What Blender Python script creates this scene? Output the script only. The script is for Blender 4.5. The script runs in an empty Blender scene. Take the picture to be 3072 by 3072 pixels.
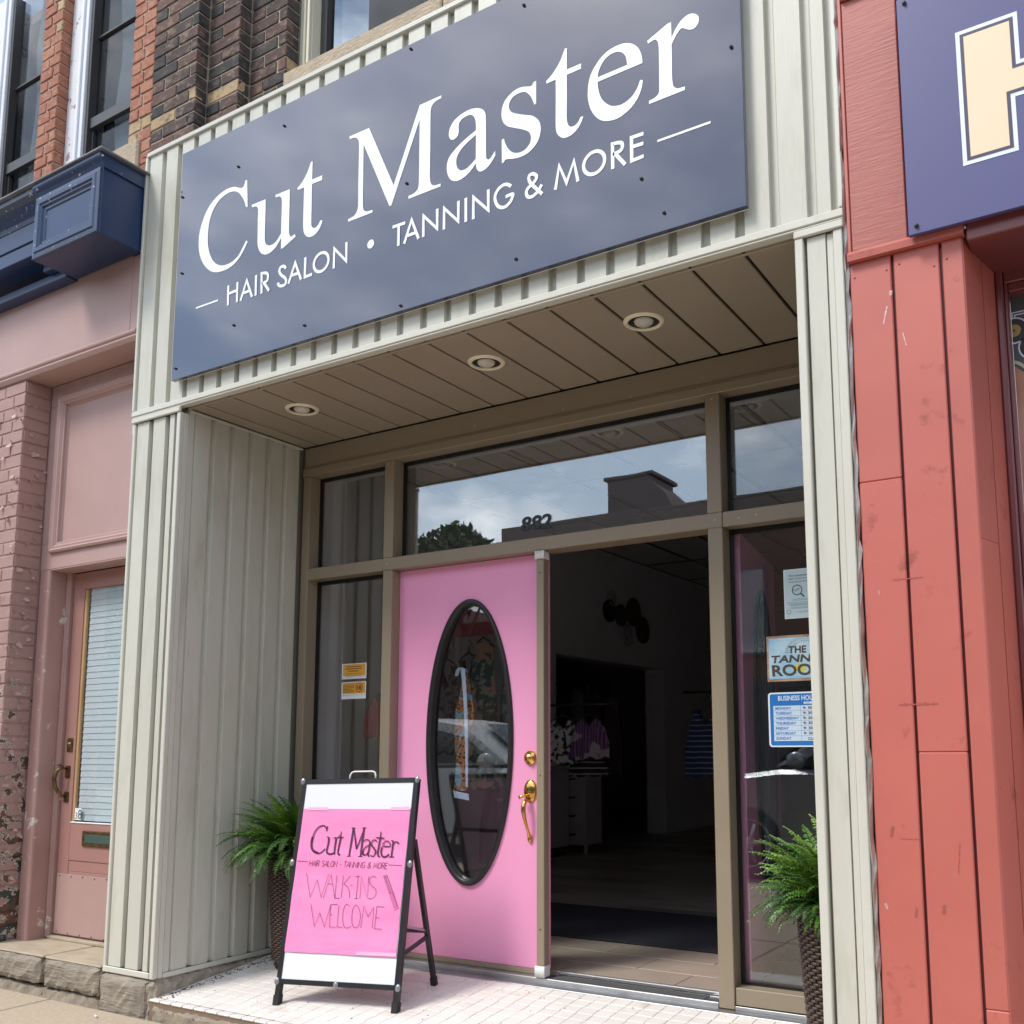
import bpy, bmesh, math, random
from mathutils import Vector, Matrix, geometry
random.seed(7)
PI = math.pi; R = math.radians
scn = bpy.context.scene

# ------------------------------------------------------------------ camera, sky, sun, exposure
cd = bpy.data.cameras.new('camera'); cam = bpy.data.objects.new('camera', cd); scn.collection.objects.link(cam)
cr_ = Vector((0.8614075, 0.5078708, -0.0066606)); cu_ = Vector((0.0719543, -0.1090405, 0.9914296)); cf_ = Vector((-0.5027919, 0.8545042, 0.1304718))
m = Matrix.Identity(4)
for i in range(3):
    m[i][0] = cr_[i]; m[i][1] = cu_[i]; m[i][2] = -cf_[i]
m.translation = Vector((2.91443, -3.06, 1.0821))
cam.matrix_world = m
cd.sensor_width = 36; cd.lens = 33.844; cd.shift_x = -0.06875; cd.shift_y = 0.10589
cd.clip_start = 0.05; cd.clip_end = 2000
scn.camera = cam

SUN_EL, SUN_AZ = R(52), R(212)          # azimuth of the sun measured clockwise from +Y
w = bpy.data.worlds.new('World'); scn.world = w; w.use_nodes = True
nt = w.node_tree; nt.nodes.clear()
N = nt.nodes.new; LK = nt.links.new
sky = N('ShaderNodeTexSky'); sky.sky_type = 'NISHITA'; sky.sun_disc = False
sky.sun_elevation = SUN_EL; sky.sun_rotation = SUN_AZ; sky.air_density = 1.3; sky.dust_density = 1.2; sky.ozone_density = 2.0
tc = N('ShaderNodeTexCoord'); mp = N('ShaderNodeMapping'); mp.inputs['Scale'].default_value = (1.0, 1.0, 2.2); mp.inputs['Location'].default_value = (3.1, .4, .7)
no = N('ShaderNodeTexNoise'); no.inputs['Scale'].default_value = 3.8; no.inputs['Detail'].default_value = 7; no.inputs['Roughness'].default_value = .58
rp = N('ShaderNodeValToRGB'); rp.color_ramp.elements[0].position = .42; rp.color_ramp.elements[1].position = .60
no2 = N('ShaderNodeTexNoise'); no2.inputs['Scale'].default_value = 7.0; no2.inputs['Detail'].default_value = 6
rp2 = N('ShaderNodeValToRGB'); rp2.color_ramp.elements[0].color = (5.0, 6.0, 7.8, 1); rp2.color_ramp.elements[1].color = (17.0, 17.2, 17.6, 1)
rp2.color_ramp.elements[0].position = .35; rp2.color_ramp.elements[1].position = .68
mx = N('ShaderNodeMixRGB'); bg = N('ShaderNodeBackground'); bg.inputs['Strength'].default_value = .13; wo = N('ShaderNodeOutputWorld')
LK(tc.outputs['Generated'], mp.inputs['Vector']); LK(mp.outputs[0], no.inputs['Vector']); LK(mp.outputs[0], no2.inputs['Vector'])
LK(no.outputs['Fac'], rp.inputs['Fac']); LK(no2.outputs['Fac'], rp2.inputs['Fac'])
LK(rp.outputs[0], mx.inputs['Fac']); LK(sky.outputs[0], mx.inputs['Color1']); LK(rp2.outputs[0], mx.inputs['Color2'])
LK(mx.outputs[0], bg.inputs['Color']); LK(bg.outputs[0], wo.inputs['Surface'])

sd = bpy.data.lights.new('sun', 'SUN'); sd.energy = 1.9; sd.angle = R(16); sd.color = (1, .955, .88)
so = bpy.data.objects.new('sun', sd); scn.collection.objects.link(so)
sv = Vector((math.sin(SUN_AZ)*math.cos(SUN_EL), math.cos(SUN_AZ)*math.cos(SUN_EL), math.sin(SUN_EL)))
so.rotation_euler = sv.to_track_quat('Z', 'Y').to_euler(); so.location = (0, -8, 12)
scn.view_settings.view_transform = 'Standard'; scn.view_settings.look = 'None'
scn.view_settings.exposure = 0.55; scn.view_settings.gamma = 1.0; scn.view_settings.use_curve_mapping = False
scn.render.engine = 'CYCLES'
scn.cycles.max_bounces = 14; scn.cycles.transparent_max_bounces = 24; scn.cycles.glossy_bounces = 5; scn.cycles.diffuse_bounces = 10

# ------------------------------------------------------------------ helpers
COL = scn.collection
W = {}                                   # world position of every object's origin
class MB:
    """collects vertices and faces in world coordinates"""
    def __init__(s): s.v = []; s.f = []; s.sm = []
    def add(s, vs, fs, smooth=False):
        o = len(s.v); s.v += [tuple(p) for p in vs]; s.f += [tuple(i+o for i in f) for f in fs]; s.sm += [smooth]*len(fs); return s
    def box(s, x0, x1, y0, y1, z0, z1, b=0):
        if x0 > x1: x0, x1 = x1, x0
        if y0 > y1: y0, y1 = y1, y0
        if z0 > z1: z0, z1 = z1, z0
        if b <= 0:
            v = [(x0,y0,z0),(x1,y0,z0),(x1,y1,z0),(x0,y1,z0),(x0,y0,z1),(x1,y0,z1),(x1,y1,z1),(x0,y1,z1)]
            return s.add(v, [(3,2,1,0),(4,5,6,7),(0,1,5,4),(1,2,6,5),(2,3,7,6),(3,0,4,7)])
        b = min(b, (x1-x0)*.45, (y1-y0)*.45, (z1-z0)*.45)
        V = []; idx = {}
        for ix, x in enumerate((x0, x1)):
            for iy, y in enumerate((y0, y1)):
                for iz, z in enumerate((z0, z1)):
                    sx, sy, sz = (1-2*ix), (1-2*iy), (1-2*iz)
                    for ax, p in enumerate(((x, y+sy*b, z+sz*b), (x+sx*b, y, z+sz*b), (x+sx*b, y+sy*b, z))):
                        idx[ix,iy,iz,ax] = len(V); V.append(p)
        F = []
        I = lambda a,b_,c,k: idx[a,b_,c,k]
        for a in (0,1):
            q = [I(a,0,0,0),I(a,1,0,0),I(a,1,1,0),I(a,0,1,0)]; F.append(q if a else q[::-1])
            q = [I(0,a,0,1),I(1,a,0,1),I(1,a,1,1),I(0,a,1,1)]; F.append(q[::-1] if a else q)
            q = [I(0,0,a,2),I(1,0,a,2),I(1,1,a,2),I(0,1,a,2)]; F.append(q if a else q[::-1])
        for a in (0,1):
            for c in (0,1):
                F.append([I(a,c,0,0),I(a,c,1,0),I(a,c,1,1),I(a,c,0,1)]); F.append([I(a,0,c,0),I(a,1,c,0),I(a,1,c,2),I(a,0,c,2)]); F.append([I(0,a,c,1),I(1,a,c,1),I(1,a,c,2),I(0,a,c,2)])
        for a in (0,1):
            for c in (0,1):
                for e in (0,1): F.append([I(a,c,e,0),I(a,c,e,1),I(a,c,e,2)])
        cx = Vector(((x0+x1)/2,(y0+y1)/2,(z0+z1)/2))
        G = []
        for f in F:
            p = [Vector(V[i]) for i in f]; n = (p[1]-p[0]).cross(p[2]-p[0]); c = sum(p, Vector())/len(p)
            G.append(tuple(f) if n.dot(c-cx) > 0 else tuple(f[::-1]))
        return s.add(V, G)
    def prism(s, prof, axis, a, b, caps=True, smooth=False):
        """extrude a closed 2-D profile along axis from a to b; profile coordinates are the other two axes in order"""
        n = len(prof); V = []
        for t in (a, b):
            for p in prof:
                V.append({'x': (t, p[0], p[1]), 'y': (p[0], t, p[1]), 'z': (p[0], p[1], t)}[axis])
        F = [(i, (i+1) % n, n+(i+1) % n, n+i) for i in range(n)]
        s.add(V, F, smooth)
        if caps: s.add(V, [tuple(range(n))[::-1], tuple(range(n, 2*n))])
        return s
    def tube(s, pts, r, n=10, caps=True, smooth=True):
        pts = [Vector(p) for p in pts]; rr = r if isinstance(r, (list, tuple)) else [r]*len(pts)
        V = []; up = None
        for i, p in enumerate(pts):
            d = (pts[min(i+1, len(pts)-1)]-pts[max(i-1, 0)]).normalized()
            if up is None: up = Vector((0,0,1)) if abs(d.z) < .9 else Vector((1,0,0))
            x = d.cross(up)
            if x.length < 1e-5: x = d.cross(Vector((0,1,0)))
            x.normalize(); y = x.cross(d).normalized(); up = y
            for k in range(n):
                a = 2*PI*k/n; V.append(p+(x*math.cos(a)+y*math.sin(a))*rr[i])
        F = [(i*n+k, i*n+(k+1) % n, (i+1)*n+(k+1) % n, (i+1)*n+k) for i in range(len(pts)-1) for k in range(n)]
        s.add(V, F, smooth)
        if caps: s.add(V, [tuple(range(n))[::-1], tuple((len(pts)-1)*n+k for k in range(n))])
        return s
    def lathe(s, prof, c, n=24, axis='z', smooth=True, sx=1.0):
        """revolve (radius, height) about an axis through c"""
        V = []
        for r, h in prof:
            for k in range(n):
                a = 2*PI*k/n; u, v = r*math.cos(a)*sx, r*math.sin(a)
                V.append({'z': (c[0]+u, c[1]+v, c[2]+h), 'y': (c[0]+u, c[1]+h, c[2]+v), 'x': (c[0]+h, c[1]+u, c[2]+v)}[axis])
        m_ = len(prof)
        s.add(V, [(i*n+k, i*n+(k+1) % n, (i+1)*n+(k+1) % n, (i+1)*n+k) for i in range(m_-1) for k in range(n)], smooth)
        return s
    def sphere(s, c, r, n=16, m_=10, sc=(1,1,1)):
        prof = []
        V = []
        for i in range(m_+1):
            t = PI*i/m_
            for k in range(n):
                a = 2*PI*k/n; V.append((c[0]+r*sc[0]*math.sin(t)*math.cos(a), c[1]+r*sc[1]*math.sin(t)*math.sin(a), c[2]+r*sc[2]*math.cos(t)))
        return s.add(V, [(i*n+k, (i+1)*n+k, (i+1)*n+(k+1) % n, i*n+(k+1) % n) for i in range(m_) for k in range(n)], True)

def link(name, mesh, loc, parent=None, mat=None):
    o = bpy.data.objects.new(name, mesh); COL.objects.link(o)
    if mat is not None and not mesh.materials: mesh.materials.append(mat)
    loc = Vector(loc); W[o.name] = loc
    if parent is not None: o.parent = parent; o.location = loc - W[parent.name]
    else: o.location = loc
    return o
def mesh_from(mb, name, origin, fix=True):
    me = bpy.data.meshes.new(name)
    me.from_pydata([(p[0]-origin[0], p[1]-origin[1], p[2]-origin[2]) for p in mb.v], [], mb.f)
    for p, sm in zip(me.polygons, mb.sm): p.use_smooth = sm
    if fix:
        bm = bmesh.new(); bm.from_mesh(me); bmesh.ops.remove_doubles(bm, verts=bm.verts, dist=1e-6); bmesh.ops.recalc_face_normals(bm, faces=bm.faces); bm.to_mesh(me); bm.free()
    me.update(); return me
def obj(name, mb, mat, parent=None, label=None, origin=None, fix=True):
    if origin is None:
        xs = [p[0] for p in mb.v]; ys = [p[1] for p in mb.v]; zs = [p[2] for p in mb.v]
        origin = ((min(xs)+max(xs))/2, (min(ys)+max(ys))/2, min(zs))
    o = link(name, mesh_from(mb, name, origin, fix), origin, parent, mat)
    if label: o['label'] = label
    return o
def box(name, mat, parent, x0, x1, y0, y1, z0, z1, b=.002, label=None): return obj(name, MB().box(x0,x1,y0,y1,z0,z1,b), mat, parent, label)
def tag(o, label=None, cat=None, group=None, kind=None):
    if label: o['label'] = label
    if cat: o['category'] = cat
    if group: o['group'] = group
    if kind: o['kind'] = kind
    return o
def thing(name, loc, label, cat, group=None, kind=None):
    o = bpy.data.objects.new(name, None); COL.objects.link(o); o.location = loc; o.empty_display_size = .1; W[o.name] = Vector(loc)
    return tag(o, label, cat, group, kind)

# ------------------------------------------------------------------ materials
def new_mat(name):
    m_ = bpy.data.materials.new(name); m_.use_nodes = True; t = m_.node_tree; b = t.nodes['Principled BSDF']; return m_, t, b
def tex_noise(t, scale, detail=5, rough=.55, stretch=(1,1,1), seed=0, coord='pos'):
    if coord == 'pos': g = t.nodes.new('ShaderNodeNewGeometry'); src = g.outputs['Position']
    else: g = t.nodes.new('ShaderNodeTexCoord'); src = g.outputs['Object']
    mp_ = t.nodes.new('ShaderNodeMapping'); mp_.inputs['Scale'].default_value = stretch; mp_.inputs['Location'].default_value = (seed*1.7, seed*.9, seed*2.3)
    n = t.nodes.new('ShaderNodeTexNoise'); n.inputs['Scale'].default_value = scale; n.inputs['Detail'].default_value = detail; n.inputs['Roughness'].default_value = rough
    t.links.new(src, mp_.inputs['Vector']); t.links.new(mp_.outputs[0], n.inputs['Vector']); return n
def ramp(t, src, p0, p1, c0=(0,0,0,1), c1=(1,1,1,1)):
    r = t.nodes.new('ShaderNodeValToRGB'); r.color_ramp.elements[0].position = p0; r.color_ramp.elements[1].position = p1
    r.color_ramp.elements[0].color = c0; r.color_ramp.elements[1].color = c1; t.links.new(src, r.inputs['Fac']); return r
def mixc(t, fac, a, b):
    x = t.nodes.new('ShaderNodeMixRGB')
    for s_, v in (('Fac', fac), ('Color1', a), ('Color2', b)):
        if isinstance(v, (tuple, list)): x.inputs[s_].default_value = (*v[:3], 1)
        elif isinstance(v, (int, float)): x.inputs[s_].default_value = v
        else: t.links.new(v, x.inputs[s_])
    return x.outputs[0]
def bump(t, b, src, strength, dist=.01, prev=None):
    n = t.nodes.new('ShaderNodeBump'); n.inputs['Strength'].default_value = strength; n.inputs['Distance'].default_value = dist
    t.links.new(src, n.inputs['Height'])
    if prev is not None: t.links.new(prev, n.inputs['Normal'])
    t.links.new(n.outputs[0], b.inputs['Normal']); return n.outputs[0]
def paint(name, c, rough=.5, c2=None, nscale=3., namt=.5, stretch=(1,1,1), bs=0., bscale=60., bstretch=(1,1,1), dirt=None, dscale=5., dpos=(.55,.75), damt=.5, spec=.5, chips=None, chscale=14, chpos=(.68,.70), rnd=0., metal=0., dstretch=(1,1,1), bdist=.004):
    m_, t, b = new_mat(name)
    c2 = c2 or tuple(x*.82 for x in c)
    n = tex_noise(t, nscale, 4, .55, stretch, 1); col = mixc(t, ramp(t, n.outputs['Fac'], .35, .68).outputs[0], c, c2)
    if namt < 1: col = mixc(t, namt, c, col)
    if rnd:
        oi = t.nodes.new('ShaderNodeObjectInfo'); mr = t.nodes.new('ShaderNodeMapRange'); mr.inputs['To Min'].default_value = 1-rnd; mr.inputs['To Max'].default_value = 1+rnd*.6
        t.links.new(oi.outputs['Random'], mr.inputs['Value'])
        x = t.nodes.new('ShaderNodeMixRGB'); x.blend_type = 'MULTIPLY'; x.inputs['Fac'].default_value = 1; t.links.new(col, x.inputs['Color1']); t.links.new(mr.outputs[0], x.inputs['Color2']); col = x.outputs[0]
    if dirt:
        d = tex_noise(t, dscale, 7, .65, dstretch, 5); dm = ramp(t, d.outputs['Fac'], *dpos); mm = t.nodes.new('ShaderNodeMath'); mm.operation = 'MULTIPLY'; mm.inputs[1].default_value = damt
        t.links.new(dm.outputs[0], mm.inputs[0]); col = mixc(t, mm.outputs[0], col, dirt)
    prev = None
    if bs:
        bn = tex_noise(t, bscale, 6, .6, bstretch, 9); prev = bump(t, b, bn.outputs['Fac'], bs, bdist)
    if chips:
        ch = tex_noise(t, chscale, 8, .62, (1,1,1), 13); cm = ramp(t, ch.outputs['Fac'], *chpos); col = mixc(t, cm.outputs[0], col, chips)
        inv = t.nodes.new('ShaderNodeMath'); inv.operation = 'SUBTRACT'; inv.inputs[0].default_value = 1; t.links.new(cm.outputs[0], inv.inputs[1]); bump(t, b, inv.outputs[0], .5, .003, prev)
    t.links.new(col, b.inputs['Base Color']); b.inputs['Roughness'].default_value = rough; b.inputs['Specular IOR Level'].default_value = spec; b.inputs['Metallic'].default_value = metal
    return m_
def plain(name, c, rough=.5, metal=0., spec=.5, coat=0.):
    m_, t, b = new_mat(name); b.inputs['Base Color'].default_value = (*c, 1); b.inputs['Roughness'].default_value = rough; b.inputs['Metallic'].default_value = metal; b.inputs['Specular IOR Level'].default_value = spec; b.inputs['Coat Weight'].default_value = coat
    return m_
def glass(name, tint=(.90,.93,.93), ior=1.95, wav=.05, wscale=1.1, grime=0., refl=1.0):
    m_ = bpy.data.materials.new(name); m_.use_nodes = True; t = m_.node_tree; t.nodes.clear()
    out = t.nodes.new('ShaderNodeOutputMaterial'); tr = t.nodes.new('ShaderNodeBsdfTransparent'); tr.inputs[0].default_value = (*tint, 1)
    gl = t.nodes.new('ShaderNodeBsdfGlossy'); gl.inputs['Roughness'].default_value = .004; gl.inputs[0].default_value = (refl,refl,refl,1)
    # Schlick reflectance of one face, the same from both sides
    lw = t.nodes.new('ShaderNodeLayerWeight'); lw.inputs['Blend'].default_value = .5; pw = t.nodes.new('ShaderNodeMath'); pw.operation = 'POWER'; pw.inputs[1].default_value = 5
    t.links.new(lw.outputs['Facing'], pw.inputs[0]); fr = t.nodes.new('ShaderNodeMapRange'); fr.inputs['To Min'].default_value = ((ior-1)/(ior+1))**2; fr.inputs['To Max'].default_value = 1.0
    t.links.new(pw.outputs[0], fr.inputs['Value']); mx_ = t.nodes.new('ShaderNodeMixShader')
    n = tex_noise(t, wscale, 2, .4, (1,1,1), 3); bp = t.nodes.new('ShaderNodeBump'); bp.inputs['Strength'].default_value = wav; bp.inputs['Distance'].default_value = .02
    t.links.new(n.outputs['Fac'], bp.inputs['Height']); t.links.new(bp.outputs[0], gl.inputs['Normal'])
    t.links.new(fr.outputs[0], mx_.inputs[0]); t.links.new(tr.outputs[0], mx_.inputs[1]); t.links.new(gl.outputs[0], mx_.inputs[2])
    if grime:
        df = t.nodes.new('ShaderNodeBsdfDiffuse'); df.inputs[0].default_value = (.5,.5,.48,1); m2 = t.nodes.new('ShaderNodeMixShader')
        gn = tex_noise(t, 2.2, 6, .6, (1,1,.5), 8); gr = ramp(t, gn.outputs['Fac'], .4, .8); mm = t.nodes.new('ShaderNodeMath'); mm.operation = 'MULTIPLY'; mm.inputs[1].default_value = grime
        t.links.new(gr.outputs[0], mm.inputs[0]); t.links.new(mm.outputs[0], m2.inputs[0]); t.links.new(mx_.outputs[0], m2.inputs[1]); t.links.new(df.outputs[0], m2.inputs[2]); t.links.new(m2.outputs[0], out.inputs[0])
    else: t.links.new(mx_.outputs[0], out.inputs[0])
    return m_

M = {}
M['siding'] = paint('siding', (.585,.580,.505), .42, (.52,.52,.44), 1.4, .6, (1,1,.35), bs=.35, bscale=26, bstretch=(9,9,.45), dirt=(.31,.29,.20), dscale=4.0, dpos=(.52,.80), damt=.55, dstretch=(2.2,2.2,.45), rnd=.05, bdist=.003)
M['siding_trim'] = paint('siding_trim', (.62,.615,.54), .4, (.56,.55,.475), 2, .6, bs=.2, bscale=26, bstretch=(9,9,.6), dirt=(.36,.35,.28), dpos=(.6,.85), damt=.4, bdist=.002)
M['siding_back'] = plain('siding_back', (.20,.20,.17), .8)
M['old_glass'] = glass('old_glass', tint=(.62,.65,.67), ior=1.5, wav=.25, wscale=1.6, grime=.12, refl=.6)
M['bronze'] = paint('bronze', (.29,.235,.165), .38, (.26,.21,.15), 2.5, .6, bs=.06, bscale=90, dirt=(.36,.32,.27), dscale=6, dpos=(.6,.8), damt=.25)
M['soffit'] = paint('soffit', (.35,.295,.23), .42, (.32,.265,.205), 1.5, .8, bs=.05, bscale=60, rnd=.05)
M['soffit_gap'] = plain('soffit_gap', (.05,.04,.03), .8)
M['pink'] = paint('pink', (.88,.36,.59), .36, (.84,.33,.55), 1.6, .8, bs=.16, bscale=28, bstretch=(1,1,.5), bdist=.002, dirt=(.45,.22,.28), dscale=5, dpos=(.62,.85), damt=.35)
M['black'] = paint('black', (.018,.018,.019), .32, (.03,.03,.03), 20, .4)
M['rubber'] = plain('rubber', (.012,.012,.012), .6)
M['gasket'] = plain('gasket', (.006,.006,.007), .5)
M['brass'] = plain('brass', (.72,.46,.14), .16, 1.0)
M['old_brass'] = paint('old_brass', (.20,.13,.05), .4, (.06,.05,.035), 30, .9, metal=.8)
M['alu'] = paint('alu', (.55,.56,.57), .3, (.42,.42,.42), 12, .7, (1,8,1), metal=.9, dirt=(.25,.22,.18), dpos=(.55,.8), damt=.5)
M['white_metal'] = plain('white_metal', (.75,.75,.74), .35)
M['white'] = plain('white', (.80,.81,.83), .35)
M['glass'] = glass('glass')
M['transom_glass'] = glass('transom_glass', ior=2.5, wav=.07, wscale=1.2)
M['navy_sign'] = paint('navy_sign', (.010,.020,.066), .14, (.013,.024,.074), 2, .5, spec=.6, bs=.05, bscale=1.1, bdist=.02)
for k_, v_ in (('Coat Weight', 1.0), ('Coat IOR', 1.55), ('Coat Roughness', .045)): M['navy_sign'].node_tree.nodes['Principled BSDF'].inputs[k_].default_value = v_
M['purple_sign'] = paint('purple_sign', (.080,.080,.215), .42, (.075,.075,.21), 2, .4, spec=.5)
M['letter'] = plain('letter', (.84,.87,.93), .4)
M['cream'] = plain('cream', (.83,.66,.46), .45)
M['h_line'] = plain('h_line', (.75,.82,.95), .45)
M['h_dark'] = plain('h_dark', (.05,.045,.09), .45)
M['mortar'] = paint('mortar', (.40,.34,.27), .95, (.30,.26,.20), 20, .8, bs=.5, bscale=120)
M['red_mortar'] = paint('red_mortar', (.46,.34,.27), .95, (.34,.24,.18), 20, .8, bs=.5, bscale=120)
def brick_mat(name, a, b_, c, bs=.6):
    m_, t, b = new_mat(name)
    oi = t.nodes.new('ShaderNodeObjectInfo'); r = t.nodes.new('ShaderNodeValToRGB'); r.color_ramp.interpolation = 'LINEAR'
    r.color_ramp.elements[0].color = (*a, 1); r.color_ramp.elements[1].color = (*b_, 1); e = r.color_ramp.elements.new(.72); e.color = (*[(x+y)/2 for x, y in zip(a, b_)], 1); r.color_ramp.elements[2].position = 1
    t.links.new(oi.outputs['Random'], r.inputs['Fac'])
    n = tex_noise(t, 16, 8, .68, (1,1,1.6), 4); col = mixc(t, ramp(t, n.outputs['Fac'], .50, .74).outputs[0], r.outputs[0], c)
    n2 = tex_noise(t, 55, 5, .6, (1,1,1), 7); x = t.nodes.new('ShaderNodeMixRGB'); x.blend_type = 'MULTIPLY'; x.inputs['Fac'].default_value = .55
    t.links.new(col, x.inputs['Color1']); t.links.new(ramp(t, n2.outputs['Fac'], .2, .8, (.45,.45,.45,1), (1.25,1.25,1.25,1)).outputs[0], x.inputs['Color2'])
    t.links.new(x.outputs[0], b.inputs['Base Color']); b.inputs['Roughness'].default_value = .88
    bump(t, b, n2.outputs['Fac'], bs, .006); return m_
M['dark_brick'] = brick_mat('dark_brick', (.060,.040,.040), (.14,.075,.060), (.30,.22,.155), .9)
M['blackish_brick'] = brick_mat('blackish_brick', (.028,.026,.028), (.06,.05,.048), (.16,.13,.10))
M['tan_brick'] = brick_mat('tan_brick', (.42,.30,.17), (.50,.36,.20), (.10,.07,.05))
M['red_brick'] = brick_mat('red_brick', (.34,.125,.080), (.43,.19,.115), (.50,.30,.21), .7)
def peel_mat(name):
    m_, t, b = new_mat(name)
    g = t.nodes.new('ShaderNodeNewGeometry'); sx = t.nodes.new('ShaderNodeSeparateXYZ'); t.links.new(g.outputs['Position'], sx.inputs[0])
    base = mixc(t, tex_noise(t, 6, 4).outputs['Fac'], (.43,.265,.235), (.33,.20,.175))
    # bare areas grow where rain splashes, near the ground
    n = tex_noise(t, 9, 9, .66, (1,1,1.3), 2); mr = t.nodes.new('ShaderNodeMapRange'); mr.inputs['From Min'].default_value = .1; mr.inputs['From Max'].default_value = 2.2; mr.inputs['To Min'].default_value = .13; mr.inputs['To Max'].default_value = -.09
    t.links.new(sx.outputs[2], mr.inputs['Value']); ad = t.nodes.new('ShaderNodeMath'); ad.operation = 'ADD'; t.links.new(n.outputs['Fac'], ad.inputs[0]); t.links.new(mr.outputs[0], ad.inputs[1])
    mask = ramp(t, ad.outputs[0], .575, .59)
    under = mixc(t, ramp(t, tex_noise(t, 13, 5, .6, (1,1,1), 11).outputs['Fac'], .45, .55).outputs[0], (.045,.055,.045), (.14,.06,.035))
    ad2 = t.nodes.new('ShaderNodeMath'); ad2.operation = 'ADD'; ad2.inputs[1].default_value = -.028; t.links.new(ad.outputs[0], ad2.inputs[0]); rim = ramp(t, ad2.outputs[0], .575, .59)
    under = mixc(t, rim.outputs[0], (.60,.52,.46), under)
    t.links.new(mixc(t, mask.outputs[0], base, under), b.inputs['Base Color']); b.inputs['Roughness'].default_value = .6
    inv = t.nodes.new('ShaderNodeMath'); inv.operation = 'SUBTRACT'; inv.inputs[0].default_value = 1; t.links.new(mask.outputs[0], inv.inputs[1])
    p = bump(t, b, tex_noise(t, 30, 8, .65).outputs['Fac'], .5, .006); bump(t, b, inv.outputs[0], .8, .005, p); return m_
M['peel'] = peel_mat('peel')
M['mauve'] = paint('mauve', (.46,.30,.275), .5, (.41,.265,.24), 3, .7, bs=.12, bscale=30, bdist=.003)
M['mauve_worn'] = paint('mauve_worn', (.42,.255,.23), .5, (.36,.21,.185), 3, .7, bs=.2, bscale=30, chips=(.62,.55,.48), chscale=11, chpos=(.63,.66), bdist=.003)
M['door_worn'] = paint('door_worn', (.40,.215,.185), .5, (.36,.185,.16), 3, .7, bs=.2, bscale=22, bstretch=(1,1,3), chips=(.30,.14,.10), chscale=9, chpos=(.68,.72), bdist=.003)
M['bare_wood'] = paint('bare_wood', (.52,.33,.15), .7, (.40,.24,.10), 12, .8, (4,4,.4))
M['blind'] = paint('blind', (.84,.88,.93), .6, (.80,.85,.90), 3, .5)
M['navy'] = paint('navy', (.012,.032,.10), .28, (.009,.026,.085), 3, .6, bs=.06, bscale=25, chips=(.40,.42,.46), chscale=24, chpos=(.765,.775), bdist=.003, spec=.5)
M['navy_worn'] = paint('navy_worn', (.014,.036,.10), .30, (.010,.03,.085), 3, .6, bs=.12, bscale=25, chips=(.55,.57,.60), chscale=26, chpos=(.64,.66), bdist=.003, spec=.6)
M['lead'] = paint('lead', (.24,.25,.28), .5, (.16,.15,.15), 8, .8, metal=.4)
M['old_white'] = paint('old_white', (.72,.73,.76), .55, (.62,.63,.66), 6, .6, bs=.3, bscale=30, bstretch=(3,3,.4), chips=(.30,.20,.18), chscale=12, chpos=(.60,.62), bdist=.004)
M['vinyl_white'] = plain('vinyl_white', (.74,.77,.82), .35)
M['beige_frame'] = paint('beige_frame', (.62,.60,.47), .45, (.55,.53,.41), 4, .6)
M['sash'] = plain('sash', (.045,.045,.048), .4)
M['sandstone'] = paint('sandstone', (.50,.40,.29), .9, (.40,.33,.25), 9, .9, (1,1,1.3), bs=.9, bscale=45, bstretch=(.7,.7,1.5), dirt=(.16,.14,.12), dscale=6, dpos=(.5,.8), damt=.5, bdist=.01)
M['step_stone'] = paint('step_stone', (.33,.285,.225), .9, (.24,.205,.165), 5, .9, (1,1,5), bs=1.0, bscale=10, bstretch=(1,1,7), dirt=(.12,.105,.09), dscale=14, dpos=(.5,.75), damt=.6, bdist=.012)
M['step_top'] = paint('step_top', (.44,.37,.27), .85, (.34,.28,.20), 7, .9, (1,3,1), bs=.4, bscale=30, dirt=(.52,.30,.10), dscale=3.0, dpos=(.60,.72), damt=.7)
M['rough_stone'] = paint('rough_stone', (.42,.36,.29), .95, (.28,.24,.20), 9, .9, bs=1.0, bscale=30, dirt=(.62,.62,.62), dscale=5, dpos=(.55,.75), damt=.4, bdist=.012)
M['aggregate'] = paint('aggregate', (.34,.285,.215), .95, (.23,.19,.15), 9, .8, bs=.9, bscale=60, dirt=(.08,.07,.055), dscale=45, dpos=(.58,.64), damt=.8, bdist=.006)
M['sidewalk'] = paint('sidewalk', (.46,.37,.27), .92, (.36,.29,.21), 55, .8, bs=.6, bscale=150, dirt=(.20,.16,.12), dscale=90, dpos=(.60,.70), damt=.6, bdist=.003)
M['asphalt'] = paint('asphalt', (.055,.055,.056), .9, (.04,.04,.041), 20, .8, bs=.4, bscale=80)
M['grout'] = paint('grout', (.22,.155,.105), .95, (.20,.15,.11), 10, .8)
M['tile'] = paint('tile', (.80,.765,.715), .5, (.75,.70,.65), 5, .8, bs=.15, bscale=90, rnd=.03, dirt=(.46,.33,.20), dscale=6, dpos=(.57,.74), damt=.5)
M['floor_tile'] = paint('floor_tile', (.44,.37,.30), .35, (.37,.31,.25), 4, .9, rnd=.06)
M['floor_grout'] = plain('floor_grout', (.52,.46,.40), .8)
M['mat'] = paint('mat', (.02,.022,.03), .95, (.03,.032,.04), 60, .8, bs=.6, bscale=200)
M['plank'] = paint('plank', (.34,.30,.26), .4, (.18,.16,.15), 3, .9, (.5,4,1), rnd=.45)
M['int_wall'] = paint('int_wall', (.80,.80,.82), .8, (.76,.76,.78), 2, .5)
M['int_dark'] = plain('int_dark', (.03,.03,.032), .8)
M['ceil_tile'] = paint('ceil_tile', (.80,.80,.78), .8, (.72,.72,.70), 30, .6, bs=.3, bscale=60)
M['ceil_grid'] = plain('ceil_grid', (.16,.16,.16), .5)
M['diffuser'] = paint('diffuser', (.80,.82,.80), .25, (.6,.62,.6), 5, .8)
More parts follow.
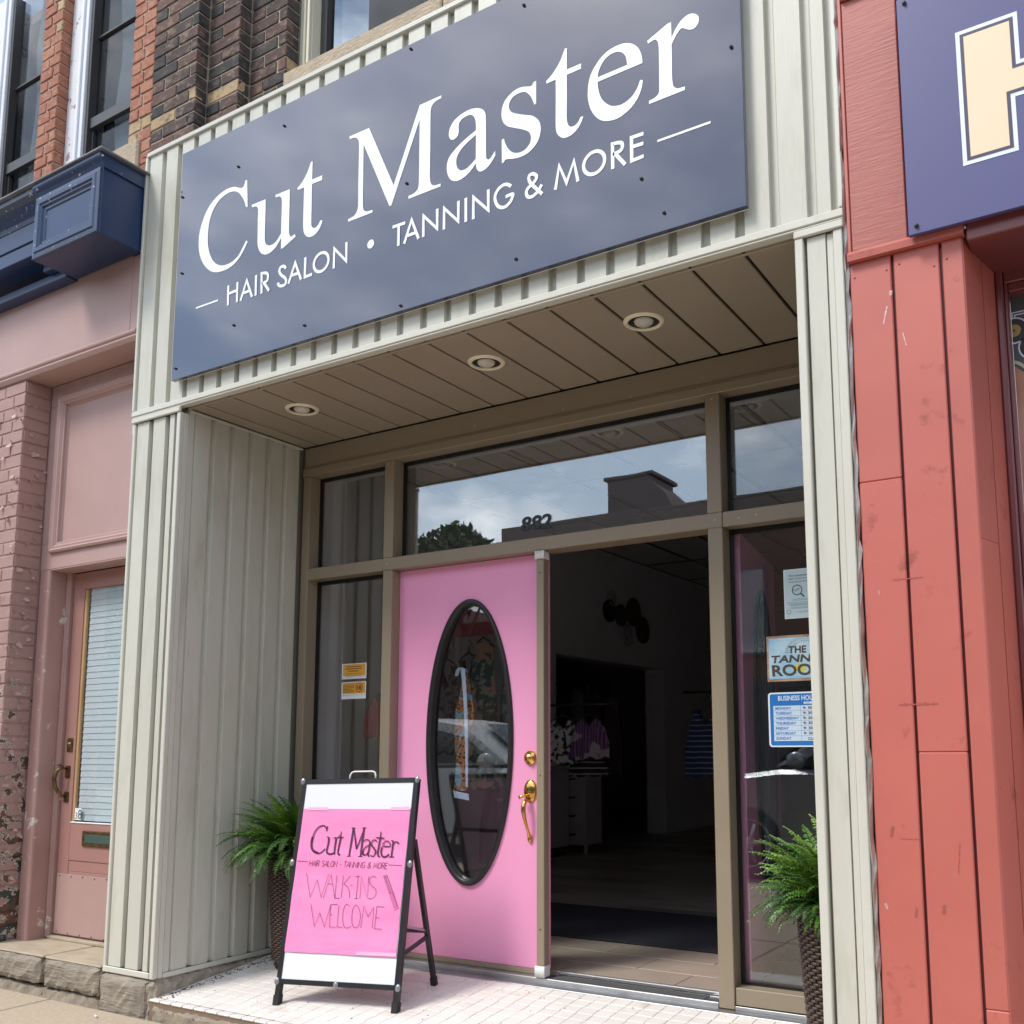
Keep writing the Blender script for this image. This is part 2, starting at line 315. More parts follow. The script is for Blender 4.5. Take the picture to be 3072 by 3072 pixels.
M['red_wood'] = paint('red_wood', (.54,.150,.118), .42, (.47,.125,.10), 2.2, .7, bs=.12, bscale=22, bstretch=(3,3,.5), dirt=(.28,.07,.055), dscale=9, dpos=(.60,.70), damt=.75, rnd=.09, bdist=.003, chips=(.55,.34,.30), chscale=15, chpos=(.735,.75))
M['red_ply'] = paint('red_ply', (.42,.125,.10), .5, (.36,.10,.08), 3, .8, bs=.30, bscale=9, bstretch=(1.2,1,12), dirt=(.22,.06,.05), dscale=8, dpos=(.62,.72), damt=.5, bdist=.006)
M['maroon'] = paint('maroon', (.20,.055,.06), .3, (.17,.045,.05), 4, .7, bs=.05, bscale=40)
M['silver_strip'] = paint('silver_strip', (.50,.48,.46), .3, (.35,.30,.27), 16, .9, metal=.7, bs=.6, bscale=20)
M['wicker'] = paint('wicker', (.085,.048,.034), .45, (.05,.03,.022), 60, .8, bs=.2, bscale=200, bstretch=(1,1,3))
M['wicker_dark'] = plain('wicker_dark', (.018,.011,.009), .8)
M['soil'] = paint('soil', (.04,.028,.02), 1, (.02,.015,.01), 40, .8, bs=1, bscale=50)
M['paper'] = plain('paper', (.78,.82,.84), .6)
M['ink'] = plain('ink', (.05,.05,.06), .7)
M['marker'] = plain('marker', (.075,.012,.06), .6)
M['board_white'] = paint('board_white', (.78,.80,.86), .25, (.74,.76,.83), 3, .5, bs=.15, bscale=4)
M['poster_pink'] = paint('poster_pink', (.92,.30,.56), .32, (.90,.23,.50), 3.5, .8, (1,1,3), bs=.25, bscale=5, bstretch=(1,1,3), bdist=.008)
M['skin_tan'] = plain('tag_orange', (.62,.25,.10), .6)
# outlines of the painted letters, in metres on the sign face (x, z, corner flag)
LETTERS=[[[[-.798,3.902,1],[-.784,3.899,1],[-.773,3.755,1],[-.777,3.752,0],[-.786,3.758,1],[-.799,3.79,0],[-.82,3.823,0],[-.845,3.851,0],[-.874,3.867,0],[-.91,3.874,0],[-.95,3.869,0],[-.989,3.855,0],[-1.02,3.83,0],[-1.041,3.801,0],[-1.057,3.762,0],[-1.064,3.715,0],[-1.064,3.665,0],[-1.058,3.623,0],[-1.043,3.581,0],[-1.022,3.544,0],[-.992,3.514,0],[-.954,3.494,0],[-.91,3.487,0],[-.867,3.492,0],[-.829,3.51,0],[-.804,3.537,0],[-.773,3.576,1],[-.762,3.566,1],[-.788,3.529,0],[-.817,3.498,0],[-.854,3.475,0],[-.901,3.462,0],[-.948,3.461,0],[-.989,3.467,0],[-1.03,3.484,0],[-1.069,3.515,0],[-1.1,3.554,0],[-1.122,3.598,0],[-1.132,3.638,0],[-1.135,3.671,0],[-1.134,3.709,0],[-1.124,3.75,0],[-1.108,3.786,0],[-1.084,3.826,0],[-1.051,3.857,0],[-1.011,3.88,0],[-.967,3.894,0],[-.924,3.899,0],[-.879,3.893,0],[-.847,3.879,0],[-.823,3.869,0],[-.809,3.875,0],[-.802,3.889,0]]],[[[-.744,3.754,1],[-.644,3.753,1],[-.642,3.677,0],[-.641,3.595,0],[-.64,3.552,0],[-.637,3.53,0],[-.626,3.512,0],[-.607,3.502,0],[-.582,3.501,0],[-.554,3.513,0],[-.527,3.541,1],[-.528,3.615,0],[-.529,3.696,0],[-.533,3.724,0],[-.547,3.737,0],[-.574,3.741,1],[-.576,3.754,1],[-.477,3.753,1],[-.475,3.652,0],[-.473,3.541,0],[-.469,3.518,0],[-.459,3.504,0],[-.445,3.506,0],[-.434,3.51,1],[-.426,3.496,1],[-.509,3.461,1],[-.524,3.461,1],[-.525,3.519,1],[-.546,3.493,0],[-.573,3.472,0],[-.605,3.461,0],[-.636,3.463,0],[-.662,3.478,0],[-.681,3.504,0],[-.69,3.534,0],[-.692,3.57,0],[-.695,3.665,0],[-.695,3.706,0],[-.698,3.723,0],[-.711,3.736,0],[-.741,3.74,1]]],[[[-.339,3.848,1],[-.329,3.847,1],[-.328,3.754,1],[-.262,3.754,1],[-.262,3.73,1],[-.328,3.732,1],[-.326,3.607,0],[-.325,3.536,0],[-.322,3.517,0],[-.312,3.506,0],[-.298,3.502,0],[-.278,3.512,0],[-.264,3.53,1],[-.251,3.524,1],[-.261,3.502,0],[-.28,3.479,0],[-.307,3.466,0],[-.335,3.466,0],[-.356,3.478,0],[-.371,3.498,0],[-.377,3.523,0],[-.379,3.557,0],[-.38,3.676,0],[-.38,3.731,1],[-.423,3.731,1],[-.425,3.743,1],[-.398,3.76,0],[-.371,3.789,0],[-.355,3.815,0]]],[[[-.094,3.892,1],[.027,3.892,1],[.182,3.561,1],[.325,3.895,1],[.445,3.896,1],[.446,3.883,1],[.414,3.879,0],[.392,3.863,0],[.387,3.832,0],[.388,3.675,0],[.388,3.543,0],[.391,3.512,0],[.399,3.495,0],[.416,3.486,0],[.448,3.484,1],[.448,3.471,1],[.27,3.469,1],[.269,3.483,1],[.302,3.486,0],[.322,3.501,0],[.327,3.529,0],[.327,3.629,0],[.326,3.825,1],[.171,3.469,1],[.16,3.469,1],[-.004,3.822,1],[-.002,3.67,0],[-0,3.532,0],[.004,3.503,0],[.015,3.489,0],[.032,3.484,0],[.06,3.482,1],[.06,3.47,1],[-.087,3.469,1],[-.088,3.482,1],[-.052,3.488,0],[-.035,3.505,0],[-.029,3.531,0],[-.031,3.645,0],[-.032,3.819,0],[-.037,3.853,0],[-.049,3.869,0],[-.067,3.876,0],[-.092,3.878,1]]],[[[.635,3.766,0],[.657,3.756,0],[.672,3.744,0],[.683,3.724,0],[.686,3.697,0],[.687,3.631,0],[.688,3.543,0],[.689,3.525,0],[.693,3.515,0],[.699,3.51,0],[.71,3.512,0],[.735,3.537,1],[.736,3.516,1],[.719,3.496,0],[.701,3.48,0],[.679,3.47,0],[.658,3.47,0],[.645,3.48,0],[.638,3.496,0],[.636,3.515,1],[.612,3.492,0],[.585,3.476,0],[.555,3.467,0],[.527,3.469,0],[.504,3.483,0],[.489,3.505,0],[.482,3.53,0],[.481,3.554,0],[.485,3.574,0],[.498,3.595,0],[.521,3.613,0],[.549,3.63,0],[.583,3.646,0],[.635,3.665,1],[.634,3.693,0],[.631,3.713,0],[.624,3.73,0],[.614,3.741,0],[.602,3.747,0],[.582,3.748,0],[.561,3.743,0],[.547,3.732,0],[.543,3.715,0],[.543,3.701,0],[.543,3.689,0],[.539,3.675,0],[.527,3.667,0],[.514,3.664,0],[.503,3.668,0],[.494,3.679,0],[.49,3.694,0],[.491,3.712,0],[.499,3.731,0],[.515,3.749,0],[.54,3.762,0],[.572,3.77,0],[.604,3.772,0]],[[.635,3.644,1],[.635,3.535,1],[.612,3.52,0],[.589,3.508,0],[.566,3.506,0],[.55,3.513,0],[.537,3.529,0],[.532,3.55,0],[.534,3.573,0],[.545,3.592,0],[.563,3.609,0],[.588,3.624,0],[.613,3.635,0]]],[[[.927,3.775,1],[.938,3.774,1],[.938,3.674,1],[.928,3.674,1],[.919,3.701,0],[.905,3.726,0],[.889,3.743,0],[.873,3.75,0],[.85,3.752,0],[.827,3.748,0],[.811,3.735,0],[.804,3.719,0],[.805,3.701,0],[.813,3.685,0],[.83,3.672,0],[.855,3.658,0],[.887,3.643,0],[.915,3.63,0],[.937,3.612,0],[.952,3.592,0],[.959,3.569,0],[.959,3.545,0],[.951,3.517,0],[.935,3.494,0],[.91,3.477,0],[.881,3.468,0],[.846,3.468,0],[.819,3.473,0],[.798,3.479,0],[.786,3.479,0],[.779,3.471,1],[.769,3.47,1],[.768,3.575,1],[.779,3.576,1],[.785,3.555,0],[.798,3.528,0],[.816,3.506,0],[.839,3.492,0],[.865,3.488,0],[.887,3.493,0],[.906,3.509,0],[.913,3.529,0],[.911,3.545,0],[.903,3.562,0],[.887,3.575,0],[.86,3.591,0],[.825,3.609,0],[.799,3.624,0],[.781,3.642,0],[.77,3.664,0],[.766,3.691,0],[.77,3.719,0],[.782,3.743,0],[.804,3.761,0],[.832,3.773,0],[.862,3.775,0],[.887,3.769,0],[.908,3.762,0],[.918,3.763,0]]],[[[1.075,3.862,1],[1.085,3.862,1],[1.084,3.768,1],[1.151,3.768,1],[1.15,3.746,1],[1.084,3.745,1],[1.084,3.656,0],[1.083,3.56,0],[1.087,3.535,0],[1.094,3.52,0],[1.104,3.514,0],[1.118,3.513,0],[1.135,3.522,0],[1.146,3.54,1],[1.159,3.539,1],[1.149,3.515,0],[1.13,3.493,0],[1.103,3.478,0],[1.07,3.477,0],[1.051,3.49,0],[1.038,3.507,0],[1.032,3.53,0],[1.031,3.563,0],[1.032,3.653,0],[1.032,3.745,1],[.988,3.743,1],[.987,3.756,1],[1.01,3.77,0],[1.037,3.796,0],[1.057,3.824,0]]],[[[1.421,3.663,1],[1.225,3.66,1],[1.226,3.639,0],[1.232,3.609,0],[1.244,3.579,0],[1.263,3.554,0],[1.284,3.537,0],[1.304,3.529,0],[1.329,3.526,0],[1.355,3.532,0],[1.378,3.545,0],[1.397,3.568,0],[1.411,3.597,1],[1.422,3.59,1],[1.415,3.559,0],[1.4,3.528,0],[1.375,3.501,0],[1.343,3.483,0],[1.308,3.474,0],[1.268,3.479,0],[1.237,3.494,0],[1.211,3.522,0],[1.192,3.558,0],[1.182,3.597,0],[1.18,3.63,0],[1.184,3.67,0],[1.195,3.704,0],[1.213,3.73,0],[1.238,3.755,0],[1.269,3.772,0],[1.304,3.779,0],[1.336,3.778,0],[1.362,3.77,0],[1.385,3.755,0],[1.403,3.734,0],[1.414,3.71,0],[1.42,3.686,0]],[[1.356,3.681,1],[1.225,3.679,1],[1.229,3.7,0],[1.24,3.723,0],[1.257,3.742,0],[1.279,3.753,0],[1.3,3.755,0],[1.319,3.751,0],[1.336,3.74,0],[1.348,3.723,0],[1.353,3.706,0]]],[[[1.53,3.782,1],[1.544,3.782,1],[1.544,3.718,1],[1.562,3.747,0],[1.584,3.771,0],[1.607,3.782,0],[1.626,3.782,0],[1.642,3.774,0],[1.654,3.76,0],[1.656,3.745,0],[1.652,3.73,0],[1.641,3.72,0],[1.629,3.717,0],[1.614,3.722,0],[1.6,3.732,0],[1.587,3.739,0],[1.576,3.734,0],[1.561,3.717,0],[1.544,3.69,1],[1.544,3.639,0],[1.543,3.566,0],[1.545,3.534,0],[1.548,3.519,0],[1.557,3.508,0],[1.569,3.502,0],[1.594,3.5,1],[1.594,3.486,1],[1.446,3.484,1],[1.447,3.497,1],[1.467,3.5,0],[1.482,3.507,0],[1.489,3.519,0],[1.49,3.544,0],[1.491,3.618,0],[1.491,3.693,0],[1.489,3.717,0],[1.485,3.729,0],[1.478,3.737,0],[1.467,3.738,0],[1.447,3.733,1],[1.443,3.746,1]]]]
# centre lines of the small capitals under them
STROKES=[[[[-.891,3.371],[-.888,3.266]],[[-.824,3.371],[-.822,3.266]],[[-.89,3.326],[-.824,3.328]]],[[[-.797,3.266],[-.757,3.363],[-.714,3.266]],[[-.778,3.302],[-.729,3.302]]],[[[-.691,3.372],[-.689,3.266]]],[[[-.648,3.266],[-.652,3.37],[-.62,3.364],[-.607,3.348],[-.611,3.324],[-.631,3.318],[-.65,3.319]],[[-.633,3.317],[-.595,3.267]]],[[[-.484,3.351],[-.5,3.366],[-.521,3.366],[-.529,3.349],[-.517,3.328],[-.489,3.304],[-.48,3.286],[-.489,3.27],[-.512,3.269],[-.53,3.279],[-.537,3.292]]],[[[-.464,3.268],[-.423,3.362],[-.38,3.267]],[[-.45,3.304],[-.397,3.304]]],[[[-.356,3.371],[-.356,3.273],[-.308,3.275]]],[[[-.24,3.364],[-.216,3.35],[-.205,3.323],[-.211,3.296],[-.234,3.277],[-.264,3.273],[-.289,3.288],[-.299,3.316],[-.292,3.342],[-.27,3.36],[-.24,3.364]]],[[[-.17,3.265],[-.17,3.362],[-.093,3.28],[-.095,3.372]]],[[[.181,3.363],[.254,3.362]],[[.217,3.362],[.217,3.265]]],[[[.25,3.266],[.29,3.365],[.331,3.266]],[[.264,3.298],[.317,3.298]]],[[[.357,3.266],[.357,3.363],[.433,3.282],[.432,3.373]]],[[[.47,3.267],[.47,3.363],[.546,3.282],[.546,3.374]]],[[[.585,3.375],[.586,3.267]]],[[[.625,3.267],[.625,3.365],[.702,3.284],[.701,3.376]]],[[[.816,3.353],[.798,3.367],[.778,3.371],[.754,3.362],[.738,3.342],[.736,3.32],[.746,3.294],[.764,3.277],[.789,3.273],[.811,3.286],[.822,3.303],[.823,3.317],[.789,3.316]]],[[[.967,3.272],[.913,3.333],[.902,3.354],[.906,3.371],[.922,3.373],[.938,3.361],[.939,3.347],[.925,3.333],[.899,3.318],[.891,3.304],[.895,3.286],[.906,3.277],[.923,3.277],[.946,3.289],[.965,3.313]]],[[[1.029,3.27],[1.047,3.366],[1.081,3.283],[1.115,3.364],[1.133,3.272]]],[[[1.222,3.371],[1.241,3.359],[1.253,3.338],[1.251,3.316],[1.239,3.293],[1.218,3.28],[1.192,3.281],[1.171,3.294],[1.16,3.316],[1.159,3.337],[1.17,3.359],[1.193,3.372],[1.222,3.371]]],[[[1.288,3.273],[1.288,3.376],[1.313,3.373],[1.328,3.366],[1.331,3.35],[1.323,3.338],[1.308,3.334],[1.289,3.333]],[[1.3,3.331],[1.342,3.273]]],[[[1.421,3.373],[1.37,3.374],[1.37,3.279],[1.42,3.282]],[[1.371,3.335],[1.42,3.333]]]]
# marker strokes on the pink paper of the pavement sign: width, [(across, up) ...] in metres
MARKER=[[.006,[[.17,.8],[.167,.776]]],[.006,[[.166,.786],[.158,.798],[.142,.802],[.121,.794],[.104,.773],[.096,.748],[.095,.722]]],[.006,[[.111,.685],[.123,.677],[.141,.673],[.157,.68],[.172,.695]]],[.011,[[.095,.751],[.093,.729],[.095,.707],[.102,.692],[.114,.682],[.137,.674]]],[.009,[[.184,.748],[.186,.722],[.182,.685],[.189,.674],[.206,.67],[.223,.675]]],[.009,[[.225,.746],[.224,.704],[.225,.672]]],[.009,[[.251,.75],[.247,.722],[.244,.686],[.247,.671],[.257,.667]]],[.004,[[.173,.75],[.186,.747]]],[.004,[[.21,.744],[.226,.747]]],[.004,[[.222,.669],[.231,.672]]],[.004,[[.248,.775],[.25,.744]]],[.004,[[.228,.746],[.265,.748]]],[.004,[[.245,.759],[.236,.748]]],[.009,[[.312,.79],[.31,.744],[.306,.663]]],[.009,[[.369,.788],[.367,.726],[.367,.662]]],[.006,[[.315,.79],[.34,.694]]],[.006,[[.34,.694],[.372,.79]]],[.006,[[.328,.744],[.34,.694]]],[.004,[[.302,.792],[.322,.79]]],[.004,[[.295,.661],[.315,.662]]],[.004,[[.36,.791],[.38,.792]]],[.004,[[.354,.661],[.377,.661]]],[.008,[[.408,.727],[.407,.694],[.405,.669],[.413,.662]]],[.008,[[.377,.683],[.378,.672],[.387,.666]]],[.008,[[.419,.712],[.431,.7],[.442,.687],[.442,.673]]],[.008,[[.46,.745],[.457,.709],[.455,.677],[.461,.662]]],[.008,[[.474,.705],[.472,.684],[.477,.668],[.488,.66],[.504,.663],[.514,.673]]],[.008,[[.53,.732],[.529,.695],[.528,.661]]],[.008,[[.556,.725],[.558,.718]]],[.005,[[.375,.73],[.385,.737],[.4,.736],[.408,.727]]],[.005,[[.405,.712],[.389,.705],[.38,.694],[.377,.68],[.383,.668],[.393,.668],[.405,.68]]],[.005,[[.445,.729],[.435,.736],[.421,.733],[.416,.719],[.421,.71]]],[.005,[[.442,.673],[.434,.661],[.417,.666]]],[.005,[[.461,.774],[.46,.745]]],[.005,[[.438,.747],[.482,.744]]],[.005,[[.46,.662],[.47,.66]]],[.005,[[.475,.709],[.514,.707],[.512,.722],[.5,.731],[.485,.728],[.476,.714]]],[.005,[[.519,.734],[.531,.731]]],[.005,[[.517,.66],[.542,.66]]],[.005,[[.531,.715],[.54,.728],[.557,.726]]],[.002,[[.086,.583],[.123,.474],[.15,.553],[.182,.474],[.208,.579]]],[.002,[[.194,.472],[.221,.579],[.255,.473]]],[.002,[[.21,.535],[.234,.536]]],[.002,[[.252,.576],[.256,.473],[.283,.473]]],[.002,[[.287,.575],[.289,.476]]],[.002,[[.325,.574],[.295,.538],[.316,.524],[.327,.507],[.334,.475]]],[.002,[[.329,.532],[.341,.532]]],[.002,[[.35,.572],[.375,.573]]],[.002,[[.366,.573],[.368,.473]]],[.002,[[.358,.473],[.378,.473]]],[.002,[[.387,.474],[.383,.571],[.426,.477],[.421,.573]]],[.002,[[.461,.568],[.445,.574],[.429,.566],[.427,.549],[.442,.531],[.462,.518],[.468,.497],[.458,.48],[.443,.474],[.43,.477]]],[.002,[[.132,.443],[.164,.345],[.185,.406],[.218,.346],[.237,.438]]],[.002,[[.274,.446],[.238,.444],[.244,.346],[.279,.346]]],[.002,[[.241,.399],[.255,.399]]],[.002,[[.282,.442],[.284,.347],[.315,.347]]],[.002,[[.339,.44],[.32,.446],[.308,.421],[.31,.379],[.322,.35],[.34,.345],[.357,.354]]],[.002,[[.372,.446],[.39,.429],[.4,.394],[.396,.358],[.382,.347],[.364,.357],[.356,.393],[.358,.429],[.372,.446]]],[.002,[[.408,.346],[.413,.441],[.44,.396],[.464,.437],[.467,.347]]],[.002,[[.519,.44],[.48,.441],[.479,.345],[.517,.345]]],[.002,[[.479,.393],[.497,.393]]],[.002,[[.027,.637],[.087,.635]]],[.002,[[.517,.625],[.588,.622]]],[.002,[[.496,.574],[.515,.579],[.589,.437],[.57,.428]]]]
# ------------------------------------------------------------------ the shop front
shop = thing('salon_building', (.3, .5, 0), 'cream siding shopfront with recessed glass entry and pink doors', 'building')
def siding(parent, name, plane, bounds, z0, z1, mat, depth=.024, cut0=True):
    """vertical metal boards; bounds = edges along the wall; plane maps (u, d) to (x, y)"""
    for i in range(len(bounds)-1):
        a, b = bounds[i], bounds[i+1]
        if b-a > .06: prof = [(a, depth), (a+.011, 0), (b-.027, 0), (b-.025, depth), (b, depth), (b, depth+.006), (a, depth+.006)]
        else: prof = [(a, 0), (b, 0), (b, depth+.006), (a, depth+.006)]
        mb = MB().prism([plane(u, d) for u, d in prof], 'z', z0, z1); obj(name, mb, mat, parent)
front = lambda u, d: (u, d)
fb = [-1.646] + [round(-1.505+.1315*k, 4) for k in range(28)]; fb = [x for x in fb if x < 2.10] + [2.128]
siding(shop, 'siding_board', front, fb, 2.872, 4.33, M['siding'])
siding(shop, 'siding_board', front, [-1.630, -1.497, -1.363, -1.290], .03, 2.800, M['siding'])
siding(shop, 'siding_board', front, [2.004, 2.104], -.09, 2.800, M['siding'])
lr = lambda u, d: (-1.265-d, u)
siding(shop, 'siding_board', lr, [.048, .080, .204, .328, .452, .576, .700, .822], .024, 2.826, M['siding'])
rr = lambda u, d: (2.118+d, u)
siding(shop, 'siding_board', rr, [.03, .08, .204, .328, .452, .576, .700, .826], -.06, 2.826, M['siding'])
T = M['siding_trim']
def trim(x0, x1, y0, y1, z0, z1, b=.003, mat=T, name='trim', parent=shop): return box(name, mat, parent, x0, x1, y0, y1, z0, z1, b)
trim(-1.660, 2.141, -.012, .03, 4.331, 4.345); trim(-1.660, 2.141, -.006, .03, 4.347, 4.362); trim(-1.655, 2.141, .0, .07, 4.364, 4.370)
trim(-1.664, -1.646, -.012, .03, 2.872, 4.330); trim(2.128, 2.146, -.012, .03, 2.874, 4.330)
trim(-1.664, 2.146, -.012, .03, 2.842, 2.871); trim(-1.662, 2.144, -.008, .03, 2.832, 2.841)
trim(-1.655, -1.262, -.016, .0, 2.803, 2.829); trim(1.972, 2.141, -.016, .0, 2.803, 2.829)
trim(-1.650, -1.630, -.008, .03, -.002, 2.802); trim(-1.650, -1.292, -.010, .0, .0, .028)
for x0, x1, y0, y1 in ((-1.290,-1.262,-.008,.018), (-1.268,-1.262,.019,.046)): trim(x0, x1, y0, y1, .0, 2.802)
trim(-1.268, -1.258, .047, .822, -.002, .022); trim(-1.2645, -1.258, .047, .822, 2.815, 2.829)
trim(1.974, 2.003, -.012, .05, -.09, 2.802); trim(2.080, 2.104, .004, .012, -.09, 2.80); trim(2.105, 2.136, -.008, .04, -.09, 2.802)
box('backing_wall', M['siding_back'], shop, -1.645, -1.292, .022, .95, 0, 2.84, 0)
box('backing_wall', M['siding_back'], shop, 2.141, 2.30, .032, .95, -.17, 4.33, 0)
box('backing_wall', M['siding_back'], shop, -1.645, 2.140, .055, .95, 2.87, 4.33, 0)
# crumpled metal flashing down the right edge
mb = MB(); zz = -.17; row = []
while zz < 4.35:
    row.append((zz, 2.137+random.uniform(-.002, .002), 2.152+random.uniform(-.005, .004), random.uniform(-.006, .006))); zz += random.uniform(.03, .07)
V = []; F = []
for z_, a, b_, d in row: V += [(a, -.002+d*.5, z_), ((a+b_)/2, -.012+d, z_), (b_, -.001, z_), (b_, .03, z_)]
for i in range(len(row)-1):
    for k in range(3): F.append((i*4+k, i*4+k+1, i*4+4+k+1, i*4+4+k))
obj('edge_flashing', MB().add(V, F), M['silver_strip'], shop)

# soffit boards, running back from the fascia
xs = [-1.262] + [round(-.944+.2085*k - .2085, 4) for k in range(15)] + [2.118]
xs = [-1.262, -1.152, -.944] + [round(-.944+.2088*k, 4) for k in range(1, 15)]; xs = [x for x in xs if x < 2.07] + [2.116]
for a, b_ in zip(xs, xs[1:]):
    box('soffit_board', M['soffit'], shop, a+.009, b_-.004, .03, .826, 2.830, 2.842, .0025)
box('soffit_backing', M['soffit_gap'], shop, -1.262, 2.116, .03, .826, 2.846, 2.858, 0)
box('soffit_trim', M['soffit'], shop, -1.262, 2.116, .0305, .044, 2.822, 2.829, .002)

# bronze window framing
BZ = M['bronze']
fr = lambda *a, name='frame', b=.003: box(name, BZ, shop, *a, b)
fr(-1.262, 2.116, .838, .95, 2.712, 2.829, name='head_panel'); fr(-1.262, 2.116, .830, .842, 2.700, 2.711)
fr(-1.262, 2.116, .826, .93, 2.655, 2.699)
fr(-1.262, -1.205, .833, .95, .02, 2.654); fr(-.635, -.567, .833, .95, 2.1085, 2.6545, name='mullion'); fr(-.635, -.567, .835, .95, .03, 2.0405, name='mullion')
fr(1.272, 1.342, .833, .95, 2.1085, 2.6545, name='mullion'); fr(1.272, 1.342, .833, .95, .001, 2.0405, name='mullion'); fr(2.06, 2.116, .833, .95, .02, 2.654)
fr(-1.2045, -.6355, .834, .95, 2.041, 2.108, name='transom_bar'); fr(-.635, 1.342, .832, .95, 2.041, 2.108, name='transom_bar'); fr(1.3425, 2.0595, .835, .95, 2.041, 2.108, name='transom_bar')
fr(-1.2045, -.6355, .835, .95, .03, .10, name='bottom_rail'); fr(1.3425, 2.0595, .842, .95, .018, .088, name='bottom_rail')
fr(.363, .406, .833, .877, .075, 1.998, name='door_post')
for z0, z1 in ((1.998, 2.038), (.026, .076)):
    mb = MB()
    for k in range(5): mb.tube([(.363+.0108*k, .829, z0), (.363+.0108*k, .829, z1)], .0065, 8)
    mb.box(.358, .411, .829, .88, z0, z1, .004); obj('post_cap', mb, M['white_metal'], shop)
for x, z in ((.385, 1.93), (.385, .95), (.385, .24)):
    obj('screw', MB().lathe([(0, -.002), (.004, -.002), (.004, 0)], (x, .833, z), 8, 'y'), M['old_brass'], shop)
for x, z in ((-.60, 2.63), (-.601, 2.075), (1.31, 2.63), (1.307, 2.075), (1.42, 2.07), (1.50, 2.075), (-.02, 2.745), (.52, 2.735), (.9, 2.722)):
    obj('screw', MB().lathe([(0, -.0015), (.003, -.0015), (.003, 0)], (x, .8255 if z > 2.6 and z < 2.7 else (.837 if z > 2.7 else .832), z), 6, 'y'), M['white_metal'], shop)

def pane(x0, x1, z0, z1, y=.925, mat='glass'):
    p = box('window_pane', M[mat], shop, x0, x1, y, y+.005, z0, z1, 0)
    g = .016
    for a in ((x0, x0+g, z0, z1), (x1-g, x1, z0, z1), (x0+g, x1-g, z1-g*1.3, z1), (x0+g, x1-g, z0, z0+g*.6)):
        box('gasket', M['gasket'], p, a[0], a[1], y-.014, y-.002, a[2], a[3], 0)
pane(-1.205, -.635, .10, 2.041); pane(-1.205, -.635, 2.108, 2.655); pane(-.567, 1.272, 2.108, 2.655, mat='transom_glass')
pane(1.342, 2.06, 2.108, 2.655); pane(1.342, 2.06, .088, 2.041)

# house number stuck on the transom glass
def text_mesh(txt, size, shear=0, spacing=1.0, bold=0.0):
    c = bpy.data.curves.new('t', 'FONT'); c.body = txt; c.size = size; c.shear = shear; c.space_character = spacing; c.offset = bold*size; c.resolution_u = 3
    o = bpy.data.objects.new('t', c); COL.objects.link(o); dg = bpy.context.evaluated_depsgraph_get(); dg.update()
    me = bpy.data.meshes.new_from_object(o.evaluated_get(dg)); bpy.data.objects.remove(o); bpy.data.curves.remove(c); return me
def text_on(name, txt, size, mat, org, ux, uz, parent, width=None, height=None, align='l', **kw):
    """flat lettering: org = lower left corner, ux/uz = unit vectors along and up the surface"""
    me = text_mesh(txt, size, **kw)
    xs = [v.co.x for v in me.vertices]; ys = [v.co.y for v in me.vertices]
    if not xs: return None
    x0, x1, y0, y1 = min(xs), max(xs), min(ys), max(ys)
    sx = width/(x1-x0) if width else 1; sy = height/(y1-y0) if height else (sx if width else 1)
    if height and not width: sx = sy
    off = {'l': 0, 'c': -(x1-x0)*sx/2, 'r': -(x1-x0)*sx}[align]
    ux = Vector(ux); uz = Vector(uz)
    for v in me.vertices: v.co = ux*((v.co.x-x0)*sx+off) + uz*((v.co.y-y0)*sy)
    me.materials.clear(); return link(name, me, org, parent, mat)
text_on('house_number', '882', .1, M['black'], (.210, .9225, 2.172), (1,0,0), (0,0,1), shop, width=.184, height=.075, shear=.12, bold=.03)

